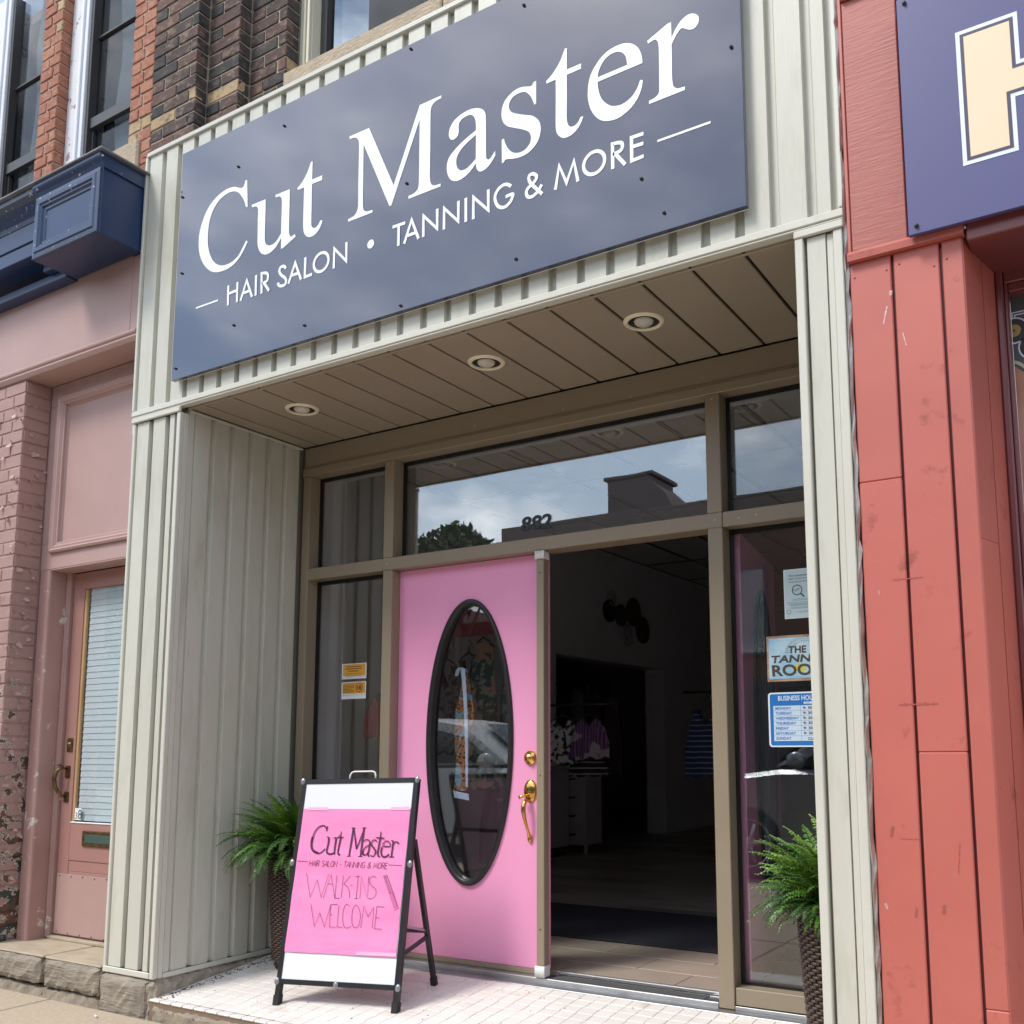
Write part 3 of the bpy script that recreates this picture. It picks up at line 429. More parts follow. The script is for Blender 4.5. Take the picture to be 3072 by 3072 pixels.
# ---- pink doors with the tall oval light
def ell(a, b, n=56, extra=()):
    th = sorted([2*PI*k/n for k in range(n)] + list(extra)); return th
def door(x0, x1, hinge_x, oc, hand, label):
    y0, y1, z0, z1 = .900, .944, .045, 2.038
    cx, cz, a, b_ = oc[0], oc[1], .256, .706
    cor = [math.atan2(z-cz, x-cx) % (2*PI) for x in (x0, x1) for z in (z0, z1)]
    th = ell(a, b_, 56, cor); n = len(th); V = []; F = []
    def rect(t):
        c, s = math.cos(t), math.sin(t); k = 1e9
        if c > 1e-9: k = min(k, (x1-cx)/c)
        if c < -1e-9: k = min(k, (x0-cx)/c)
        if s > 1e-9: k = min(k, (z1-cz)/s)
        if s < -1e-9: k = min(k, (z0-cz)/s)
        return cx+c*k, cz+s*k
    for y in (y0, y1):
        for t in th:
            # point of the ellipse seen at the same angle from the centre
            r = 1/math.sqrt((math.cos(t)/a)**2+(math.sin(t)/b_)**2); V.append((cx+r*math.cos(t), y, cz+r*math.sin(t)))
        for t in th: p = rect(t); V.append((p[0], y, p[1]))
    for k in range(n):
        j = (k+1) % n
        F += [(k, j, n+j, n+k), (2*n+j, 2*n+k, 3*n+k, 3*n+j), (k, 2*n+k, 2*n+j, j), (n+k, n+j, 3*n+j, 3*n+k)]
    d = obj('door', MB().add(V, F), M['pink'], shop, label, origin=(hinge_x, .92, z0))
    for side in (1, -1):
        y_s = lambda q: (y0-q) if side == 1 else (y1+q)
        prof = [(.018, 0), (.018, .008), (.013, .016), (.005, .018), (.001, .013), (-.004, .014), (-.009, .009), (-.013, .002), (-.015, -.008), (-.017, -.020)]
        V = []; N_ = 72
        for k in range(N_):
            t = 2*PI*k/N_
            for o_, q in prof:
                aa, bb = a+o_, b_+o_; V.append((cx+aa*math.cos(t), y_s(q), cz+bb*math.sin(t)))
        m_ = len(prof); F = [(k*m_+i, k*m_+i+1, ((k+1) % N_)*m_+i+1, ((k+1) % N_)*m_+i) for k in range(N_) for i in range(m_-1)]
        obj('oval_frame', MB().add(V, F, True), M['black'], d)
    V = [(cx+(a-.018)*math.cos(2*PI*k/64), .921, cz+(b_-.018)*math.sin(2*PI*k/64)) for k in range(64)] + [(cx+(a-.018)*math.cos(2*PI*k/64), .926, cz+(b_-.018)*math.sin(2*PI*k/64)) for k in range(64)]
    obj('oval_glass', MB().add(V, [tuple(range(64))[::-1], tuple(range(64, 128))]), M['glass'], d)
    hx = x1-.086 if hand > 0 else x0+.086
    mb = MB(); mb.lathe([(0,-.030),(.008,-.030),(.012,-.026),(.016,-.026),(.019,-.020),(.024,-.018),(.027,-.012),(.033,-.010),(.036,-.004),(.036,0)], (hx, y0, 1.032), 28, 'y'); obj('deadbolt', mb, M['brass'], d)
    mb = MB(); mb.lathe([(0,-.020),(.010,-.019),(.024,-.014),(.032,-.010),(.038,-.004),(.039,0)], (0, 0, 0), 28, 'y')
    mb.v = [(hx+.000+p[0]*1.0, y0+p[1], .872+p[2]*1.45) for p in mb.v]
    pts = [(hx, y0-.016, .835), (hx-.006, y0-.034, .828), (hx-.010, y0-.046, .808), (hx-.010, y0-.048, .780), (hx-.006, y0-.043, .745), (hx-.002, y0-.034, .712), (hx, y0-.024, .685), (hx, y0-.014, .662), (hx, y0-.004, .648)]
    mb.tube(pts, [.006, .009, .0115, .0115, .009, .0075, .007, .009, .012], 12)
    mb.sphere((hx, y0-.006, .645), .013, 12, 8, (1, .8, 1.5))
    mb.tube([(hx, y0-.014, .850), (hx-.008, y0-.028, .850), (hx-.024, y0-.040, .848), (hx-.038, y0-.045, .842)], [.006, .008, .007, .009], 10)
    obj('door_handle', mb, M['brass'], d); return d
leaf = door(-.566, .372, -.566, (-.089, 1.1235), 1, 'closed pink door with brass handle')
leaf2 = door(.372, 1.290, 1.290, (.80, 1.1235), -1, 'pink door swung open into the shop')
leaf2.rotation_euler = (0, 0, R(-80)); leaf2.location = Vector((1.345, .965, .045)) - W['salon_building']

# threshold
A = M['alu']
th_ = box('threshold', A, shop, -1.262, 2.116, .772, .834, -.03, .000, .003)
box('threshold', A, shop, -.566, 1.271, .8345, .93, -.03, .022, .003); box('threshold', A, shop, -1.262, 2.116, .834, .95, -.05, -.001, 0)
box('threshold', A, shop, 1.3425, 2.06, .8345, .841, -.001, .016, .002)
for k in range(6): box('tread_ridge', M['sash'], th_, .44, 1.20, .845+.012*k, .851+.012*k, .0225, .0255, .001)
box('threshold_strip', plain('bright_alu', (.85,.86,.88), .18, .9), th_, .415, 1.271, .925, .945, .023, .040, .004)
box('door_bottom_rail', BZ, th_, -.566, .363, .886, .899, .023, .044, .001)

# stone curb under the left return, block under the left pilaster
def rough_box(name, mat, parent, x0, x1, y0, y1, z0, z1, step=.03, amp=.006, seed=0, top=None):
    rnd = random.Random(seed); nx = max(2, int((x1-x0)/step)); ny = max(2, int((y1-y0)/step)); nz = max(2, int((z1-z0)/step)); V = {}; mb = MB()
    def vid(i, j, k):
        if (i,j,k) not in V:
            def r_(): return rnd.uniform(-amp, amp)
            x = x0+(x1-x0)*i/nx; y = y0+(y1-y0)*j/ny; z = z0+(z1-z0)*k/nz
            e = (i in (0,nx))+(j in (0,ny))+(k in (0,nz))
            q = .012 if e >= 2 else 0
            x += q*(1 if i == 0 else -1 if i == nx else 0); y += q*(1 if j == 0 else -1 if j == ny else 0); z += q*(1 if k == 0 else -1 if k == nz else 0)
            V[i,j,k] = len(mb.v); mb.v.append((x+r_(), y+r_(), z+r_()))
        return V[i,j,k]
    def q(*c): mb.f.append(tuple(vid(*p) for p in c)); mb.sm.append(False)
    for i in range(nx):
        for k in range(nz): q((i,0,k),(i+1,0,k),(i+1,0,k+1),(i,0,k+1)); q((i,ny,k),(i,ny,k+1),(i+1,ny,k+1),(i+1,ny,k))
    for j in range(ny):
        for k in range(nz): q((nx,j,k),(nx,j+1,k),(nx,j+1,k+1),(nx,j,k+1)); q((0,j,k),(0,j,k+1),(0,j+1,k+1),(0,j+1,k))
    for i in range(nx):
        for j in range(ny): q((i,j,nz),(i+1,j,nz),(i+1,j+1,nz),(i,j+1,nz))
    return obj(name, mb, mat, parent, fix=True)
rough_box('foundation_stone', M['step_stone'], shop, -1.655, -1.285, -.03, .10, -.24, -.006, .03, .004, 3)
rough_box('curb_stone', M['rough_stone'], shop, -1.34, -1.252, -.012, .80, -.24, -.004, .022, .006, 4)

# ---- mosaic floor of the recess, sloping down to the pavement
entry = thing('entry_floor', (.3, .4, -.05), 'square off-white tiles on the sloping entry floor', 'floor', kind='structure')
SL = .101; tz = lambda y: -.085+SL*(y+.02)
mb = MB(); ys_ = (-.018, .772)
mb.add([(-1.262, ys_[0], tz(ys_[0])-.005), (2.10, ys_[0], tz(ys_[0])-.005), (2.10, ys_[1], tz(ys_[1])-.005), (-1.262, ys_[1], tz(ys_[1])-.005),
        (-1.262, ys_[0], -.24), (2.10, ys_[0], -.24), (2.10, ys_[1], -.24), (-1.262, ys_[1], -.24)], [(0,1,2,3), (0,4,5,1), (1,5,6,2), (0,3,7,4)])
obj('grout_bed', mb, M['grout'], entry)
rough_box('step_face', M['aggregate'], entry, -1.255, 2.10, -.026, .02, -.26, -.098, .03, .0035, 6)
tmesh = []
for k in range(3):
    b_ = MB().box(-.0388, .0388, -.0333, .0333, -.006, 0, .0016); tmesh.append(mesh_from(b_, 'tile', (0,0,0))); tmesh[-1].materials.append(M['tile'])
rest = MB(); cnt = 0
seen = [16, 19, 21, 23, 25, 27, 30, 32, 34, 36, 38]
for j in range(11):
    for i in range(42):
        x = -1.262+.0385+.080*i; y = .018+.0345+.0690*j; x += .003*math.sin(j*2.1)
        if x > 2.06: continue
        if i <= seen[j] and cnt < 298:
            o = link('tile', random.choice(tmesh), (x, y, tz(y)+random.uniform(-.0006, .0006)), entry); o.rotation_euler = (math.atan(SL)+random.uniform(-.006,.006), random.uniform(-.006,.006), random.uniform(-.006,.006)); cnt += 1
        else:
            c = MB().box(-.0388, .0388, -.0333, .0333, -.006, 0, .0016); rest.add([(x+p[0], y+p[1], tz(y+p[1])+p[2]) for p in c.v], c.f)
tag(obj('tile', rest, M['tile'], entry), kind='stuff')
nose = MB()                                   # rounded front row
for i in range(42):
    x = -1.262+.0385+.080*i
    if x > 2.06: continue
    c = MB().box(x-.0378, x+.0378, -.024, .0155, tz(0)-.012, tz(0), .005); nose.add(c.v, c.f)
tag(obj('nosing_tile', nose, M['tile'], entry), kind='stuff')

# ---- recessed lamps
for x, y in ((1.216, .344), (.407, .351), (-.769, .349)):
    t = thing('recessed_light', (x, y, 2.83), {1.216: 'unlit round ceiling lamp nearest the right pilaster', .407: 'unlit round ceiling lamp in the middle of the soffit', -.769: 'unlit round ceiling lamp nearest the left return wall'}[x], 'ceiling lamp', 'round lamps set in the entry soffit')
    obj('trim_ring', MB().lathe([(.066, .003), (.066, -.007), (.073, -.010), (.081, -.007), (.086, .0)], (x, y, 2.8295), 36), plain('ring_cream', (.86, .79, .60), .3) if x > 1 else bpy.data.materials['ring_cream'], t)
    obj('lamp_can', MB().lathe([(.067, .0), (.064, -.0006), (.001, -.0006)], (x, y, 2.8292), 28), M['gasket'], t)
    obj('bulb', MB().lathe([(0, -.022), (.013, -.0215), (.027, -.017), (.037, -.010), (.041, -.002), (.041, .000)], (x+.002, y-.004, 2.8285), 28), bpy.data.materials.get('bulb_glass') or paint('bulb_glass', (.66,.64,.56), .06, (.42,.40,.34), 60, .6, bs=.5, bscale=60, bdist=.003), t)

# ------------------------------------------------------------------ dark brick upper wall of the same house
def brick_mesh(L, Dp, H, mat, k):
    b_ = MB().box(-L/2, L/2, 0, Dp, 0, H, .0035); r_ = random.Random(k)
    b_.v = [(p[0]+r_.uniform(-.0018,.0018), p[1]+r_.uniform(-.0012,.0012), p[2]+r_.uniform(-.0015,.0015)) for p in b_.v]
    me = mesh_from(b_, 'brick', (0,0,0)); me.materials.append(mat); return me
BM = {}
def put_brick(parent, cx, y, z, L, mat, facing='front', H=.065, Dp=.05):
    key = (round(L, 3), mat.name, H, Dp); 
    if key not in BM: BM[key] = [brick_mesh(L, Dp, H, mat, hash(key[0]*1000) % 97+k) for k in range(3)]
    if facing == 'front': o = link('brick', random.choice(BM[key]), (cx, y+random.uniform(-.002,.002), z), parent)
    else: o = link('brick', random.choice(BM[key]), (y+random.uniform(-.002,.002), cx, z), parent); o.rotation_euler = (0, 0, PI/2)
    return o
def courses(parent, z0, z1, pitch, u0, u1, plane, mats, facing, full=.205, half=.098, joint=.011, odd=0, H=.064, snap=True):
    """bond one face; facing 'side' means the face looks towards +X at x = plane and u runs along y"""
    z = z0; c = odd
    while z < z1:
        W_ = u1-u0
        if W_ < .13: segs = [(u0, u1)]
        else:
            segs = []; u = u0; first = True
            while u < u1-.02:
                L = (half if c % 2 else full) if first else full
                if u+L > u1-.05: L = u1-u
                segs.append((u, min(u+L, u1))); u += L+joint; first = False
        for a, b_ in segs:
            L = round((b_-a), 2)
            put_brick(parent, (a+b_)/2, plane, z, (b_-a) if len(segs) == 1 else L, mats(z, c), facing, H)
        z += pitch; c += 1
upper = thing('dark_brick_wall', (-.9, .2, 4.36), 'stepped dark brick pier above the cream siding, left of the upper window', 'wall')
def dm(z, c):
    r_ = random.random()
    if z < 4.72 and r_ < .10: return M['tan_brick']
    return M['dark_brick'] if r_ < .82 else M['blackish_brick']
sm_ = lambda z, c: M['tan_brick'] if (z < 4.72 and random.random() < .08) else M['blackish_brick']  # side faces get the darkest brick almost throughout, fronts only now and then
P1, P2, P3, P4 = .05, .13, .21, .30
x1_, x2_, x3_ = -1.356, -1.108, -.83
courses(upper, 4.40, 6.15, .0745, -1.728, x1_, P1, dm, 'front')
courses(upper, 4.40, 6.15, .0745, x1_+.002, x2_, P2, dm, 'front', odd=1)
courses(upper, 4.40, 6.15, .0745, x2_+.002, x3_, P3, dm, 'front')
mort = M['mortar']
def mbox(x0, x1, y0, y1, z0=4.37, z1=6.2, parent=None, mat=None, name='mortar_core'): return box(name, mat or mort, parent or upper, x0, x1, y0, y1, z0, z1, 0)
mbox(-1.726, x1_-.005, P1+.006, .5); mbox(x1_-.005, x2_-.005, P2+.006, .5); mbox(x2_-.005, x3_-.005, P3+.006, .5)
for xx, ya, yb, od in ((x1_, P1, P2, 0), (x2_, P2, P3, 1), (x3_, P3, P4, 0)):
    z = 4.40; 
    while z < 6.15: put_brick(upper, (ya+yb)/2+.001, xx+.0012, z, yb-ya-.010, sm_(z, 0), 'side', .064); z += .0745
# window over the sign
wn = box('window_frame', M['beige_frame'], upper, -.828, -.735, P4, .42, 4.50, 6.2, .004)
box('frame_strip', M['beige_frame'], wn, -.79, -.775, P4-.012, P4, 4.50, 6.2, .002); box('frame_strip', M['beige_frame'], wn, -.755, -.736, P4-.02, P4, 4.50, 6.2, .002)
box('sash', M['sash'], wn, -.734, -.690, .36, .42, 4.52, 6.2, .003); box('sash', M['sash'], wn, -.69, 1.2, .36, .42, 4.52, 4.60, .003); box('sash', M['sash'], wn, -.68, 1.2, .385, .41, 4.601, 4.64, .003)
box('glass', M['old_glass'], wn, -.69, 1.2, .40, .405, 4.60, 6.2, 0); box('room_void', M['int_dark'], wn, -.9, 1.4, .9, .95, 4.4, 6.3, 0)
box('window_sill', M['sandstone'], upper, -.705, .33, .085, .40, 4.38, 4.535, .008); box('window_sill', M['sandstone'], upper, .338, 1.6, .085, .40, 4.38, 4.535, .008)
# mortar wash and lead flashing where the brick meets the siding
mb = MB(); V = []; F = []; n = 60
for i in range(n+1):
    x = -1.74+i*(.95/n); j_ = random.uniform(-.006, .006); st_ = P1 if x < x1_ else P2 if x < x2_ else P3
    V += [(x, .012, 4.366+j_*.5), (x, st_-.012, 4.385+abs(j_)), (x, st_+.02, 4.405+j_*2)]
for i in range(n):
    for k in range(2): F.append((i*3+k, (i+1)*3+k, (i+1)*3+k+1, i*3+k+1))
obj('flashing', MB().add(V, F), M['rough_stone'], upper)

# ------------------------------------------------------------------ signboard
sign = thing('shop_sign', (.26, -.03, 2.96), 'long navy signboard with white lettering fixed to the cream siding', 'sign')
box('sign_panel', M['navy_sign'], sign, -1.303, 1.818, -.042, -.018, 2.961, 4.216, .0015)
box('sign_backing', M['white_metal'], sign, -1.295, 1.810, -.017, -.002, 2.968, 4.208, 0)
def smooth_outline(pts, n=5):
    out = []; L_ = len(pts)
    for i in range(L_):
        p0, p1, p2, p3 = pts[i-1], pts[i], pts[(i+1) % L_], pts[(i+2) % L_]
        out.append((p1[0], p1[1]))
        if p1[2] and p2[2]: continue
        a = (p1[0], p1[1]); b_ = (p2[0], p2[1])
        m1 = ((p2[0]-p0[0])/2, (p2[1]-p0[1])/2) if not p1[2] else ((p2[0]-p1[0])*.9, (p2[1]-p1[1])*.9)
        m2 = ((p3[0]-p1[0])/2, (p3[1]-p1[1])/2) if not p2[2] else ((p2[0]-p1[0])*.9, (p2[1]-p1[1])*.9)
        # limit the tangents where the spacing changes a lot
        d = math.dist(a, b_); 
        for m__ in (1, 2):
            mm = m1 if m__ == 1 else m2; l = math.hypot(*mm)
            if l > d*1.1:
                mm = (mm[0]*d*1.1/l, mm[1]*d*1.1/l)
                if m__ == 1: m1 = mm
                else: m2 = mm
        for k in range(1, n):
            t = k/n; h = (2*t**3-3*t**2+1, t**3-2*t**2+t, -2*t**3+3*t**2, t**3-t**2)
            out.append(tuple(h[0]*a[c]+h[1]*m1[c]+h[2]*b_[c]+h[3]*m2[c] for c in (0, 1)))
    return out
def fill(contours, place, name, mat, parent):
    polys = [[Vector((x, z, 0)) for x, z in c] for c in contours]; tri = geometry.tessellate_polygon(polys); flat = [p for c in polys for p in c]
    return obj(name, MB().add([place(p.x, p.y) for p in flat], [tuple(t) for t in tri]), mat, parent)
for L_ in LETTERS: fill([smooth_outline(c) for c in L_], lambda x, z: (x, -.0435, z), 'letter', M['letter'], sign)
def stroke(mb, pts, w_, place, closed=False, cap=True):
    """a ribbon of constant width along pts, mitred"""
    P_ = [Vector(p) for p in pts]; n = len(P_)
    if closed: P_ = P_[:-1]; n -= 1
    V = []
    for i in range(n):
        a = P_[i-1] if (i > 0 or closed) else None; c = P_[(i+1) % n] if (i < n-1 or closed) else None; p = P_[i]
        d1 = (p-a).normalized() if a is not None else None; d2 = (c-p).normalized() if c is not None else None
        if d1 is None: d1 = d2
        if d2 is None: d2 = d1
        t = (d1+d2); t = t.normalized() if t.length > 1e-4 else d1; nn = Vector((-t.y, t.x)); k = 1/max(.45, nn.dot(Vector((-d1.y, d1.x))))
        V += [p+nn*w_/2*k, p-nn*w_/2*k]
    F = [(2*i, 2*i+1, 2*((i+1) % n)+1, 2*((i+1) % n)) for i in range(n if closed else n-1)]
    mb.add([place(v.x, v.y) for v in V], F)
def curve(pts, n=5):
    if len(pts) < 4: return pts
    out = []
    for i in range(len(pts)-1):
        p0 = pts[max(i-1, 0)]; p1 = pts[i]; p2 = pts[i+1]; p3 = pts[min(i+2, len(pts)-1)]
        for k in range(n):
            t = k/n; out.append(tuple(.5*((2*p1[c])+(-p0[c]+p2[c])*t+(2*p0[c]-5*p1[c]+4*p2[c]-p3[c])*t*t+(-p0[c]+3*p1[c]-3*p2[c]+p3[c])*t**3) for c in (0, 1)))
    out.append(tuple(pts[-1])); return out
round_ = {(3,0), (4,0), (7,0), (15,0), (16,0), (18,0), (19,0)}
STROKES[16] = [STROKES[16][0][:3], STROKES[16][0][2:]]           # the ampersand crosses itself: two strokes
for i, L_ in enumerate(STROKES):
    mb = MB()
    for j, c in enumerate(L_):
        closed = c[0] == c[-1]
        if i in (7, 18): 
            xs_ = [p[0] for p in c]; zs_ = [p[1] for p in c]; ax, az = (max(xs_)-min(xs_))/2, (max(zs_)-min(zs_))/2; cx, cz = (max(xs_)+min(xs_))/2, (max(zs_)+min(zs_))/2
            c = [(cx+ax*math.cos(2*PI*k/36), cz+az*math.sin(2*PI*k/36)) for k in range(37)]; closed = True
        elif (i, j) in {(4,0), (15,0), (16,1)}: c = curve(c)
        elif (i, j) in {(3,0), (19,0)}: c = [c[0], c[1]]+curve(c[1:])[1:]
        stroke(mb, c, .0145, lambda x, z: (x, -.0436-.0003*(j+1), z), closed)
    obj('small_letter', mb, M['letter'], sign)
for a, b_ in (((-1.131, 3.312), (-.964, 3.312)), ((1.478, 3.322), (1.692, 3.322))):
    mb = MB(); stroke(mb, [a, b_], .009, lambda x, z: (x, -.0436, z)); obj('painted_dash', mb, M['letter'], sign)
fill([[(.0535+.0205*math.cos(2*PI*k/32), 3.3205+.0205*math.sin(2*PI*k/32)) for k in range(32)]], lambda x, z: (x, -.0436, z), 'painted_dot', M['letter'], sign)
bolt = mesh_from(MB().lathe([(0,-.009),(.0045,-.009),(.0055,-.007),(.0055,-.002),(.0075,-.002),(.0075,0)], (0,0,0), 8, 'y'), 'bolt', (0,0,0)); bolt.materials.append(M['black'])
for x, z in ((-.855,3.995),(-1.285,3.965),(-1.257,3.533),(-.532,4.102),(-.839,3.151),(-.349,3.034),(.267,4.190),(.258,3.546),(.235,2.985),(.877,4.141),(1.779,3.584),(1.409,3.194),(.84,3.032),(1.3,4.17),(1.772,4.17),(1.5,3.03),(-1.27,3.02)):
    link('bolt', bolt, (x, -.0425, z), sign)
# ------------------------------------------------------------------ left neighbour: red brick above, mauve ground floor
lb = thing('red_brick_building', (-2.6, .3, 0), 'red brick house with navy cornice and mauve ground floor, left of the cream shopfront', 'building')
rb_ = lambda z, c: M['tan_brick'] if (random.random() < .03) else M['red_brick']
PY = .05
courses(lb, 4.30, 6.15, .0745, -1.935, -1.732, PY, lambda z, c: M['tan_brick'] if (4.4 < z < 4.62 and random.random() < .5) else M['red_brick'], 'front', full=.11, half=.08)
courses(lb, 4.10, 6.15, .0745, -2.892, -2.692, PY, rb_, 'front', full=.13, half=.085)
mbox(-1.933, -1.733, PY+.006, .4, 4.2, parent=lb, mat=M['red_mortar']); mbox(-2.890, -2.697, PY+.006, .4, 4.1, parent=lb, mat=M['red_mortar'])
z = 4.10
while z < 6.15: put_brick(lb, PY+.046, -2.6905, z, .075, M['red_brick'], 'side', .064); z += .0745
def old_window(x0, x1, outer, inner):
    f = box('window', M['old_white'], lb, x0, x0+outer, .115, .30, 4.1, 6.2, .004)
    box('storm_frame', M['vinyl_white'], f, x0+outer+.001, x0+outer+.028, .105, .20, 4.1, 6.2, .003); box('storm_frame', M['vinyl_white'], f, x0+outer+.029, x0+outer+.062, .118, .20, 4.1, 6.2, .003)
    a = x0+outer+.063
    box('sash', M['sash'], f, a, a+.028, .135, .20, 4.1, 6.2, .002)
    for z0, z1, y in ((4.1, 4.20, .16), (4.895, 4.965, .15), (5.52, 5.535, .17)): box('sash', M['sash'], f, a+.029, x1, y, y+.03, z0, z1, .002)
    box('sash', M['sash'], f, a+.029, a+.045, .165, .20, 4.1, 4.895, .002)
    box('glass', M['old_glass'], f, a+.028, x1, .185, .189, 4.1, 6.2, 0)
    # pale curtain behind the glass, wavy edge
    mb = MB(); V = []; F = []
    for k in range(30):
        zz_ = 4.35+k*.065; V += [(a+.20+.02*math.sin(k*.5), .215, zz_), (x1+.02, .24, zz_)]
    for k in range(29): F.append((2*k, 2*k+1, 2*k+3, 2*k+2))
    obj('curtain', mb.add(V, F), M['curtain'], f); box('room_void', M['int_dark'], f, x0, x1+.05, .34, .36, 4.1, 6.2, 0)
    return f
M['curtain'] = plain('curtain', (.50,.56,.62), .9)
old_window(-2.688, -1.80, .105, 0); old_window(-3.62, -2.80, .11, 0)
box('window_sill', M['sandstone'], lb, -2.62, -1.815, .03, .2, 4.30, 4.535, .01)
box('body_wall', M['red_mortar'], lb, -4.2, -1.66, .36, .6, 3.3, 6.3, 0)
NV = M['navy']
# cornice: lead capping, long beam, panelled end box
cn = box('cornice', NV, lb, -2.268, -1.672, -.248, .0, 3.785, 4.205, .003)
box('capping', M['lead'], cn, -2.30, -1.632, -.290, .045, 4.228, 4.240, .003); box('capping', M['lead'], cn, -4.0, -2.301, -.290, .045, 4.228, 4.240, .003)
mould = lambda y: [(y, 4.150), (y-.006, 4.165), (y-.012, 4.180), (y-.026, 4.196), (y-.030, 4.206), (y-.030, 4.2275), (.04, 4.2275), (.04, 4.15)]
obj('moulding', MB().prism([(y+.002, z_+.0) for y, z_ in mould(-.249)], 'x', -2.285, -1.660), M['navy_worn'], cn)
obj('moulding', MB().prism([(-.168 if y > -.2 and y < 0 else y+.02, z_) if False else (y, z_) for y, z_ in [(-.182,4.10),(-.19,4.125),(-.205,4.145),(-.235,4.180),(-.262,4.20),(-.268,4.2275),(.04,4.2275),(.04,4.10)]], 'x', -4.0, -2.286), M['navy_worn'], cn)
box('beam', NV, cn, -4.0, -2.269, -.180, .03, 3.985, 4.099, .003); box('beam', NV, cn, -4.0, -2.269, -.172, .03, 3.90, 3.984, .003)
def picture_frame(name, mat, parent, x0, x1, z0, z1, prof, y):
    """mitred moulding round a rectangle; prof = (inset from the outer edge, projection towards the street)"""
    V = []; m_ = len(prof)
    for cx, cz, sx, sz in ((x0, z0, 1, 1), (x1, z0, -1, 1), (x1, z1, -1, -1), (x0, z1, 1, -1)):
        for i_, q in prof: V.append((cx+sx*i_, y-q, cz+sz*i_))
    F = [(a*m_+k, ((a+1) % 4)*m_+k, ((a+1) % 4)*m_+k+1, a*m_+k+1) for a in range(4) for k in range(m_-1)]
    return obj(name, MB().add(V, F), mat, parent)
picture_frame('panel_frame', M['navy_worn'], cn, -2.266, -1.674, 3.788, 4.148, [(0,.0),(0,.014),(.022,.018),(.030,.024),(.050,.024),(.058,.016),(.066,.016),(.072,.006),(.088,.006),(.094,.0005)], -.248)
for x0, x1, z0, z1, y0 in ((-2.44, -2.33, 3.83, 3.975, -.10), (-2.455, -2.315, 3.975, 3.998, -.13)):
    box('bracket', NV, cn, x0, x1, y0, .03, z0, z1-.001, .004)
box('ledge', NV, cn, -4.0, -2.275, -.06, .03, 3.78, 3.83, .004)
MV = M['mauve']
box('frieze', MV, lb, -4.0, -1.760, .012, .3, 3.347, 3.82, .002); box('frieze', MV, lb, -1.757, -1.664, .012, .3, 3.347, 3.79, .002)
obj('string_course', MB().prism([(.012,3.346),(-.012,3.346),(-.020,3.336),(-.018,3.326),(-.008,3.318),(-.012,3.306),(-.006,3.296),(.002,3.284),(.17,3.284),(.17,3.346)], 'x', -4.0, -1.666), MV, lb)
box('worn_edge', M['old_white'], lb, -1.6655, -1.6600, .0, .03, 2.75, 3.75, .001)
# panel over the door
P_Y = .170
box('panel_rail', MV, lb, -2.733, -1.66, P_Y, .30, 2.143, 2.302, .003); box('panel_rail', MV, lb, -2.733, -1.66, P_Y, .30, 3.150, 3.283, .003); box('panel_stile', MV, lb, -2.733, -2.585, P_Y, .30, 2.3025, 3.1495, .003)
picture_frame('panel_moulding', MV, lb, -2.640, -1.50, 2.240, 3.200, [(0,.001),(0,.016),(.012,.022),(.022,.012),(.034,.014),(.044,.002),(.050,-.012),(.064,-.026)], P_Y)
box('panel_board', MV, lb, -2.584, -1.60, .196, .24, 2.303, 3.149, .001)
box('panel_soffit', MV, lb, -2.733, -1.66, .171, .30, 2.136, 2.142, .001)
# door post, stop, door
wp = M['mauve_worn']
obj('door_post', MB().prism([(-2.733,.185),(-2.728,.172),(-2.718,.168),(-2.645,.168),(-2.632,.172),(-2.628,.180),(-2.628,.31),(-2.733,.31)], 'z', .022, 2.135), wp, lb)
obj('door_stop', MB().prism([(-2.627,.272),(-2.612,.268),(-2.606,.275),(-2.600,.275),(-2.594,.284),(-2.594,.31),(-2.627,.31)], 'z', .03, 2.134), wp, lb)
DY = .300
dr = MB(); dr.box(-2.590, -2.485, DY, DY+.04, .045, 2.132, .003); obj_d = obj('door', dr, M['door_worn'], lb, 'old mauve door with a blind in its glass')
def dpart(name, mat, *a, b=.003): return box(name, mat, obj_d, *a, b)
dpart('top_rail', M['door_worn'], -2.4845, -1.66, DY, DY+.04, 2.032, 2.132); dpart('mid_rail', M['door_worn'], -2.4845, -1.66, DY, DY+.04, .46, .668)
dpart('lower_panel', M['door_worn'], -2.4845, -1.66, DY+.004, DY+.036, .40, .459, b=.002); dpart('kick_plate', M['mauve'], -2.58, -1.66, DY-.004, DY-.0005, .052, .385, b=.001)
dpart('lower_panel', M['door_worn'], -2.4845, -1.66, DY+.002, DY+.036, .045, .399, b=.002)
dpart('wood_bead', M['bare_wood'], -2.484, -2.462, DY+.006, DY+.03, .672, 2.030); dpart('glazing_gap', M['gasket'], -2.4615, -2.450, DY+.022, DY+.03, .672, 2.030, b=0)
dpart('sill_bead', M['old_white'], -2.4845, -1.66, DY-.004, DY+.01, .669, .678); 
for k in range(38):
    z_ = .683+k*.0355; mb = MB().prism([(DY+.030, z_), (DY+.020, z_+.001), (DY+.024, z_+.0352), (DY+.032, z_+.0353)], 'x', -2.449, -1.66); obj('blind_slat', mb, M['blind'], obj_d)
dpart('door_glass', M['glass'], -2.4495, -1.66, DY+.008, DY+.011, .679, 2.031, b=0)
for x in [-2.55+.11*k for k in range(9)]:
    for z_ in (.06, .375): obj('nail', MB().sphere((x, DY-.005, z_+random.uniform(-.004,.004)), .004, 6, 4), M['old_brass'], obj_d)
box('mail_slot', M['old_brass'], obj_d, -2.355, -2.05, DY-.010, DY-.001, .545, .632, .004); box('mail_flap', plain('verdigris', (.10,.17,.15), .4, .6), obj_d, -2.325, -2.075, DY-.013, DY-.0105, .565, .612, .002)
